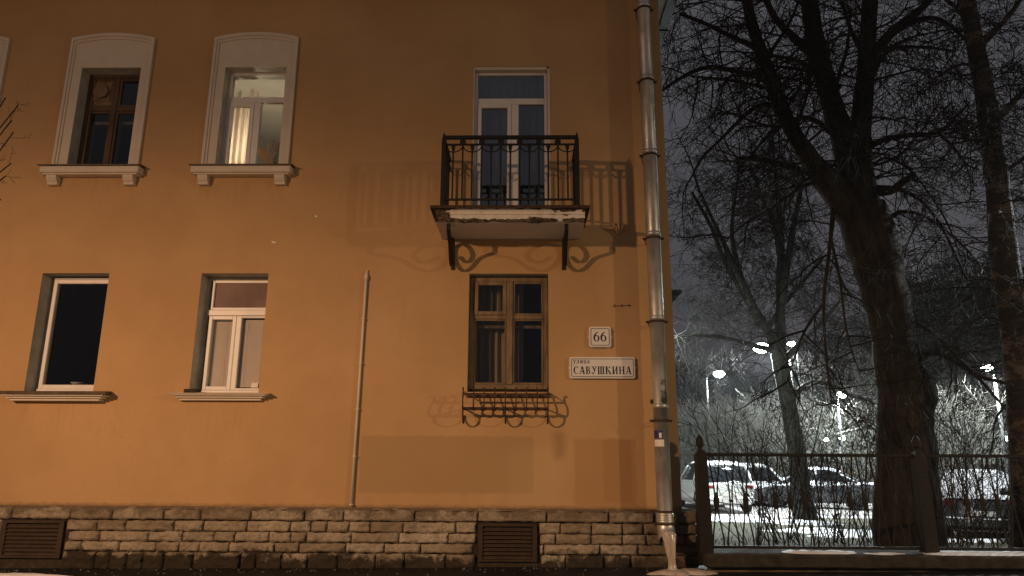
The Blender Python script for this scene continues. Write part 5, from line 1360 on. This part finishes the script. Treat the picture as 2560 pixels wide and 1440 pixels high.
def car(label, kind, x, y, rz, L_, m, z=None, snow=True, group='parked cars in the yard', wz=1.0):
    lo, hi = PROFILE[kind]; e = empty('parked_car', (x, y, H(x, y) if z is None else z), rz=rz); tag(e, label, 'car', group)
    Y = lambda t: (t - .5) * L_
    # body: closed loft of rounded cross sections
    b = MB(); sec = lambda hw, z0, z1: [(-hw * .88, z0), (-hw * .97, z0 + .06), (-hw, (z0 + z1) * .5), (-hw * .985, z1 - .10), (-hw * .93, z1 - .02), (-hw * .80, z1), (hw * .80, z1), (hw * .93, z1 - .02), (hw * .985, z1 - .10), (hw, (z0 + z1) * .5), (hw * .97, z0 + .06), (hw * .88, z0)]
    st = spline(lo, 3); k = 12
    for t, hw, z0, z1 in st: b.v += [(px, Y(t), pz) for px, pz in sec(hw, z0, z1)]
    for i in range(len(st) - 1):
        for j in range(k): a = i * k + j; c = i * k + (j + 1) % k; b.f.append((a, a + k, c + k, c)); b.m.append(0)
    b.f.append(tuple(range(k))); b.f.append(tuple((len(st) - 1) * k + j for j in range(k - 1, -1, -1))); b.m += [0, 0]
    b.build('body', m, e, True)
    # glasshouse and roof skin
    hs = spline(hi, 3); belt = lambda t: min(st, key=lambda q: abs(q[0] - t)); g = MB(); rf_ = MB(); top = max(h[2] for h in hi)
    ring = []
    for t, hw, z in hs:
        q = belt(t); zb = q[3] - .03; bw = q[1] * .90; zz = max(z, zb + .01); tw = bw + (hw - bw) * min(1, (zz - zb) / (top - zb))
        ring.append(((-bw, Y(t), zb), (-tw, Y(t), zz - .03), (-tw * .86, Y(t), zz), (tw * .86, Y(t), zz), (tw, Y(t), zz - .03), (bw, Y(t), zb)))
    for rr in ring: g.v += list(rr)
    for i in range(len(ring) - 1):
        for j in range(5): a = i * 6 + j; g.f.append((a, a + 6, a + 7, a + 1)); g.m.append(0)
    g.f.append((0, 1, 2, 3, 4, 5)); g.m.append(0)
    g.build('windows', M['carglass'], e, True)
    zr = [i for i, h in enumerate(hs) if h[2] > top - .13]; i0, i1 = zr[0], zr[-1]
    for i in range(i0, i1 + 1):
        rr = ring[i]; rf_.v += [(p[0] * 1.012, p[1], p[2] + .012) for p in (rr[1], rr[2], rr[3], rr[4])]
    n_ = i1 - i0 + 1
    for i in range(n_ - 1):
        for j in range(3): a = i * 4 + j; rf_.f.append((a, a + 4, a + 5, a + 1)); rf_.m.append(0)
    ro = rf_.build('roof', m, e, True)
    p_ = MB()
    for s_ in (0, 5):                                  # pillars: rear, middle, front
        for i in range(len(ring) - 1):
            pass
        o_ = 1 if s_ == 0 else 4
        for idx, wd in ((0, 0), (i0, 0), ((i0 + i1) // 2, .06)):
            pass
        rearp = [ring[i][o_] for i in range(0, i0 + 1)]; frontp = [ring[i][o_] for i in range(i1, len(ring))]
        p_.tube([(q[0] * 1.0, q[1], q[2]) for q in rearp], .055, 6); p_.tube([(q[0], q[1], q[2]) for q in frontp], .04, 6)
        mid = ring[(i0 + i1) // 2]; p_.tube([mid[o_], mid[s_]], .04, 6); 
        p_.tube([(q[s_][0] * 1.005, q[s_][1], q[s_][2] + .03) for q in ring], .028, 5)
    p_.build('pillar', m, e, True)
    # wheels with arches
    for ty in (.17, .80):
        for s_ in (-1, 1):
            q = belt(ty); wx = q[1] * .985; we = empty('wheel', (s_ * (wx - .10), Y(ty), .335), e); we.rotation_euler = (0, R(90), 0)
            t_ = MB(); t_.lathe((0, 0, 0), [(.20, -.11), (.31, -.115), (.335, -.07), (.335, .07), (.31, .115), (.20, .11)], 20); t_.build('tyre', M['tyre'], we, True)
            t_ = MB(); t_.lathe((0, 0, 0), [(.205, -.105), (.19, -.10), (.05, -.085), (.05, .085), (.19, .10), (.205, .105)], 20); t_.build('rim', M['rim'], we, True)
            t_ = MB(); arc = [(s_ * (wx + .004), Y(ty) + .40 * math.cos(a), .335 + .40 * math.sin(a)) for a in [math.pi * i / 12 for i in range(13)]]; t_.tube(arc, .045, 6); t_.build('wheel_arch', M['blackplastic'], e, True)
    q0, q1 = lo[1], lo[-2]; zl_ = q0[3] - .13
    for s_ in (-1, 1):
        t_ = MB(); t_.bbox((s_ * q0[1] * .62, Y(0) - .012, zl_ - .07), (s_ * q0[1] * .97, Y(.03), zl_ + .07), .02); t_.build('tail_light', M['red'], e)
        t_ = MB(); t_.box((s_ * q1[1] * .55, Y(.985), q1[3] - .16), (s_ * q1[1] * .98, Y(1.0) + .012, q1[3] - .02)); t_.build('headlight', M['clearlens'], e)
        t_ = MB(); t_.lathe((s_ * (belt(.68)[1] + .10), Y(.69), belt(.68)[3] + .03), [(.03, -.07), (.09, -.05), (.10, .0), (.08, .06), (.02, .08)], 10, sx=1.1, sy=.6); t_.build('mirror', m, e, True)
    t_ = MB(); t_.bbox((-q0[1] * .9, Y(0) - .05, .34), (q0[1] * .9, Y(.03), .56), .03); t_.build('bumper', m, e)
    t_ = MB(); t_.box((-q1[1] * .9, Y(.97), .30), (q1[1] * .9, Y(1) + .05, .48)); t_.build('bumper', m, e)
    t_ = MB(); t_.box((-.26, Y(0) - .062, .60), (.26, Y(0) - .02, .71)); t_.build('number_plate', M['enamel'], e)
    if snow:                       # caps of snow on roof, bonnet and sloping glass
        t_ = MB(); n_ = 0
        rows_ = [(ring[i], i) for i in range(len(ring)) if True]
        sl = [rr for rr, i in rows_ if (snow == 'full' or rr[2][2] > top - .16)]
        for rr in sl:
            zz = .045 + .03 * noise.noise(Vector((rr[2][1] * 2, x, 0)))
            t_.v += [(rr[1][0] * 1.0, rr[1][1], rr[1][2] + .02), (rr[2][0], rr[2][1], rr[2][2] + zz), (0, rr[2][1], rr[2][2] + zz + .02), (rr[3][0], rr[3][1], rr[3][2] + zz), (rr[4][0], rr[4][1], rr[4][2] + .02)]; n_ += 1
        for i in range(n_ - 1):
            for j in range(4): a = i * 5 + j; t_.f.append((a, a + 5, a + 6, a + 1)); t_.m.append(0)
        if snow == 'full':         # the rear window and tail lie under it too
            rr = ring[0]; o_ = len(t_.v); t_.v += [(-.70, Y(0) - .02, lo[1][3] - .02), (.70, Y(0) - .02, lo[1][3] - .02), (-.66, ring[2][1][1] - .05, ring[2][1][2]), (.66, ring[2][1][1] - .05, ring[2][1][2]), (-.62, ring[5][1][1] - .04, ring[5][1][2]), (.62, ring[5][1][1] - .04, ring[5][1][2])]
            t_.f += [(o_, o_ + 1, o_ + 3, o_ + 2), (o_ + 2, o_ + 3, o_ + 5, o_ + 4)]; t_.m += [0, 0]
            hd = [q for q in st if q[0] > .70]; o_ = len(t_.v)      # bonnet
            for q in hd:
                zz = q[3] + .045 + .02 * noise.noise(Vector((q[0] * 9, 3, 1))); t_.v += [(-q[1] * .92, Y(q[0]), zz - .045), (-q[1] * .75, Y(q[0]), zz), (q[1] * .75, Y(q[0]), zz), (q[1] * .92, Y(q[0]), zz - .045)]
            for i in range(len(hd) - 1):
                for j in range(3): a = o_ + i * 4 + j; t_.f.append((a, a + 4, a + 5, a + 1)); t_.m.append(0)
            ws = len(ring) - 6                                        # windscreen
            o_ = len(t_.v)
            for rr in ring[ws:]: t_.v += [(rr[1][0], rr[1][1] + .02, rr[1][2] + .03), (rr[2][0], rr[2][1] + .03, rr[2][2] + .045), (rr[3][0], rr[3][1] + .03, rr[3][2] + .045), (rr[4][0], rr[4][1] + .02, rr[4][2] + .03)]
            for i in range(5):
                for j in range(3): a = o_ + i * 4 + j; t_.f.append((a, a + 4, a + 5, a + 1)); t_.m.append(0)
        t_.build('snow_cover', M['snow'], e, True)
    return e


W = paint('white_car_paint', (.72, .74, .74)); BK = paint('dark_car_paint', (.018, .018, .022), .06); GR = paint('grey_car_paint', (.05, .05, .055)); DS = paint('frosted_car_paint', (.06, .06, .065), .22)
v = P(1817, 1200, 25.2); car('white car seen from behind next to the corner fence post', 'suv', v.x, v.y + 2.3, R(2), 4.6, W, -.515)
v = P(1925, 1200, 29); car('dark car with snow dusted glass between white car and tree', 'hatch', v.x, v.y + 2.1, R(180), 4.2, DS, -.515)
v = P(2075, 1200, 28); car('black sedan standing broadside behind the slimmer forked tree', 'sedan', v.x - .4, v.y + .6, R(62), 4.4, BK, -.515)
v = P(2435, 1200, 17.3); car('car buried in bright snow right of the big linden', 'hatch', v.x + 1.1, v.y + 1.7, R(-31), 4.2, DS, None, 'full')
v = P(2640, 1200, 14.2); car('dark grey car cut by the right frame edge', 'hatch', v.x + 1.25, v.y + 1.55, R(141), 4.1, GR, None, False)
v = P(2200, 1200, 45); car('yellow car far behind the black sedan', 'hatch', v.x, v.y, R(80), 3.9, paint('yellow_car_paint', (.75, .48, .03)), -.515, True)
v = P(2128, 1200, 47); car('red car far behind the black sedan', 'sedan', v.x, v.y, R(84), 4.2, paint('red_car_paint', (.5, .03, .03)), -.515, True)
# play house with a blue roof in the yard behind
v = P(2122, 1150, 42); e = empty('play_house', (v.x, v.y, -.515)); e.scale = (.62, .62, .72); tag(e, 'small blue roofed play house with yellow gable far behind the cars', 'play house')
for sx_ in (-.8, .8):
    for sy_ in (-.8, .8): b = MB(); b.box((sx_ - .06, sy_ - .06, 0), (sx_ + .06, sy_ + .06, 2.3)); b.build('post', M['bluepaper'], e)
b = MB(); b.add([(-1.1, -1.1, 2.3), (1.1, -1.1, 2.3), (1.1, 1.1, 2.3), (-1.1, 1.1, 2.3), (0, -1.1, 3.3), (0, 1.1, 3.3)], [(0, 3, 5, 4), (1, 4, 5, 2), (0, 1, 2, 3)]); b.build('roof', M['bluepaper'], e)
b = MB(); b.prism_xz([(-.9, 2.31), (.9, 2.31), (0, 3.15)], -1.09, -1.0); b.box((-.74, -.85, 1.0), (.74, -.78, 1.6)); b.build('gable', mat('yellow_board', (.40, .26, .03), .6), e)
# housing block far behind on the left, only its eaves show past the corner
v = P(1640, 740, 70); zt_ = P(1690, 728, 70).z; e = empty('distant_house', (v.x - 8, v.y, YZ)); tag(e, 'far house whose dark eaves peep past the building corner', 'building'); rgt = P(1700, 728, 70).x - v.x + 8
b = MB(); b.box((-12, 0, 0), (rgt - .9, 12, zt_ - YZ - .35)); b.build('wall', M['eave'], e); b = MB(); b.box((-12.6, -.7, zt_ - YZ - .35), (rgt, 12.7, zt_ - YZ)); b.build('roof', M['gutter'], e)

# ---------------------------------------------------------------- thin haze added to give the lamps a glow
b = MB(); b.box((-425, -125, -2.5), (425, 645, 26))
hz = b.build('haze', []); tag(hz, kind='stuff')
m = bpy.data.materials.new('glow_haze'); m.use_nodes = True; n = m.node_tree; n.nodes.clear()
o_ = n.nodes.new('ShaderNodeOutputMaterial'); pv_ = n.nodes.new('ShaderNodeVolumePrincipled'); pv_.inputs['Density'].default_value = .0004; pv_.inputs['Color'].default_value = (.9, .92, .95, 1); pv_.inputs['Anisotropy'].default_value = .3
n.links.new(pv_.outputs[0], o_.inputs['Volume']); hz.data.materials.append(m)
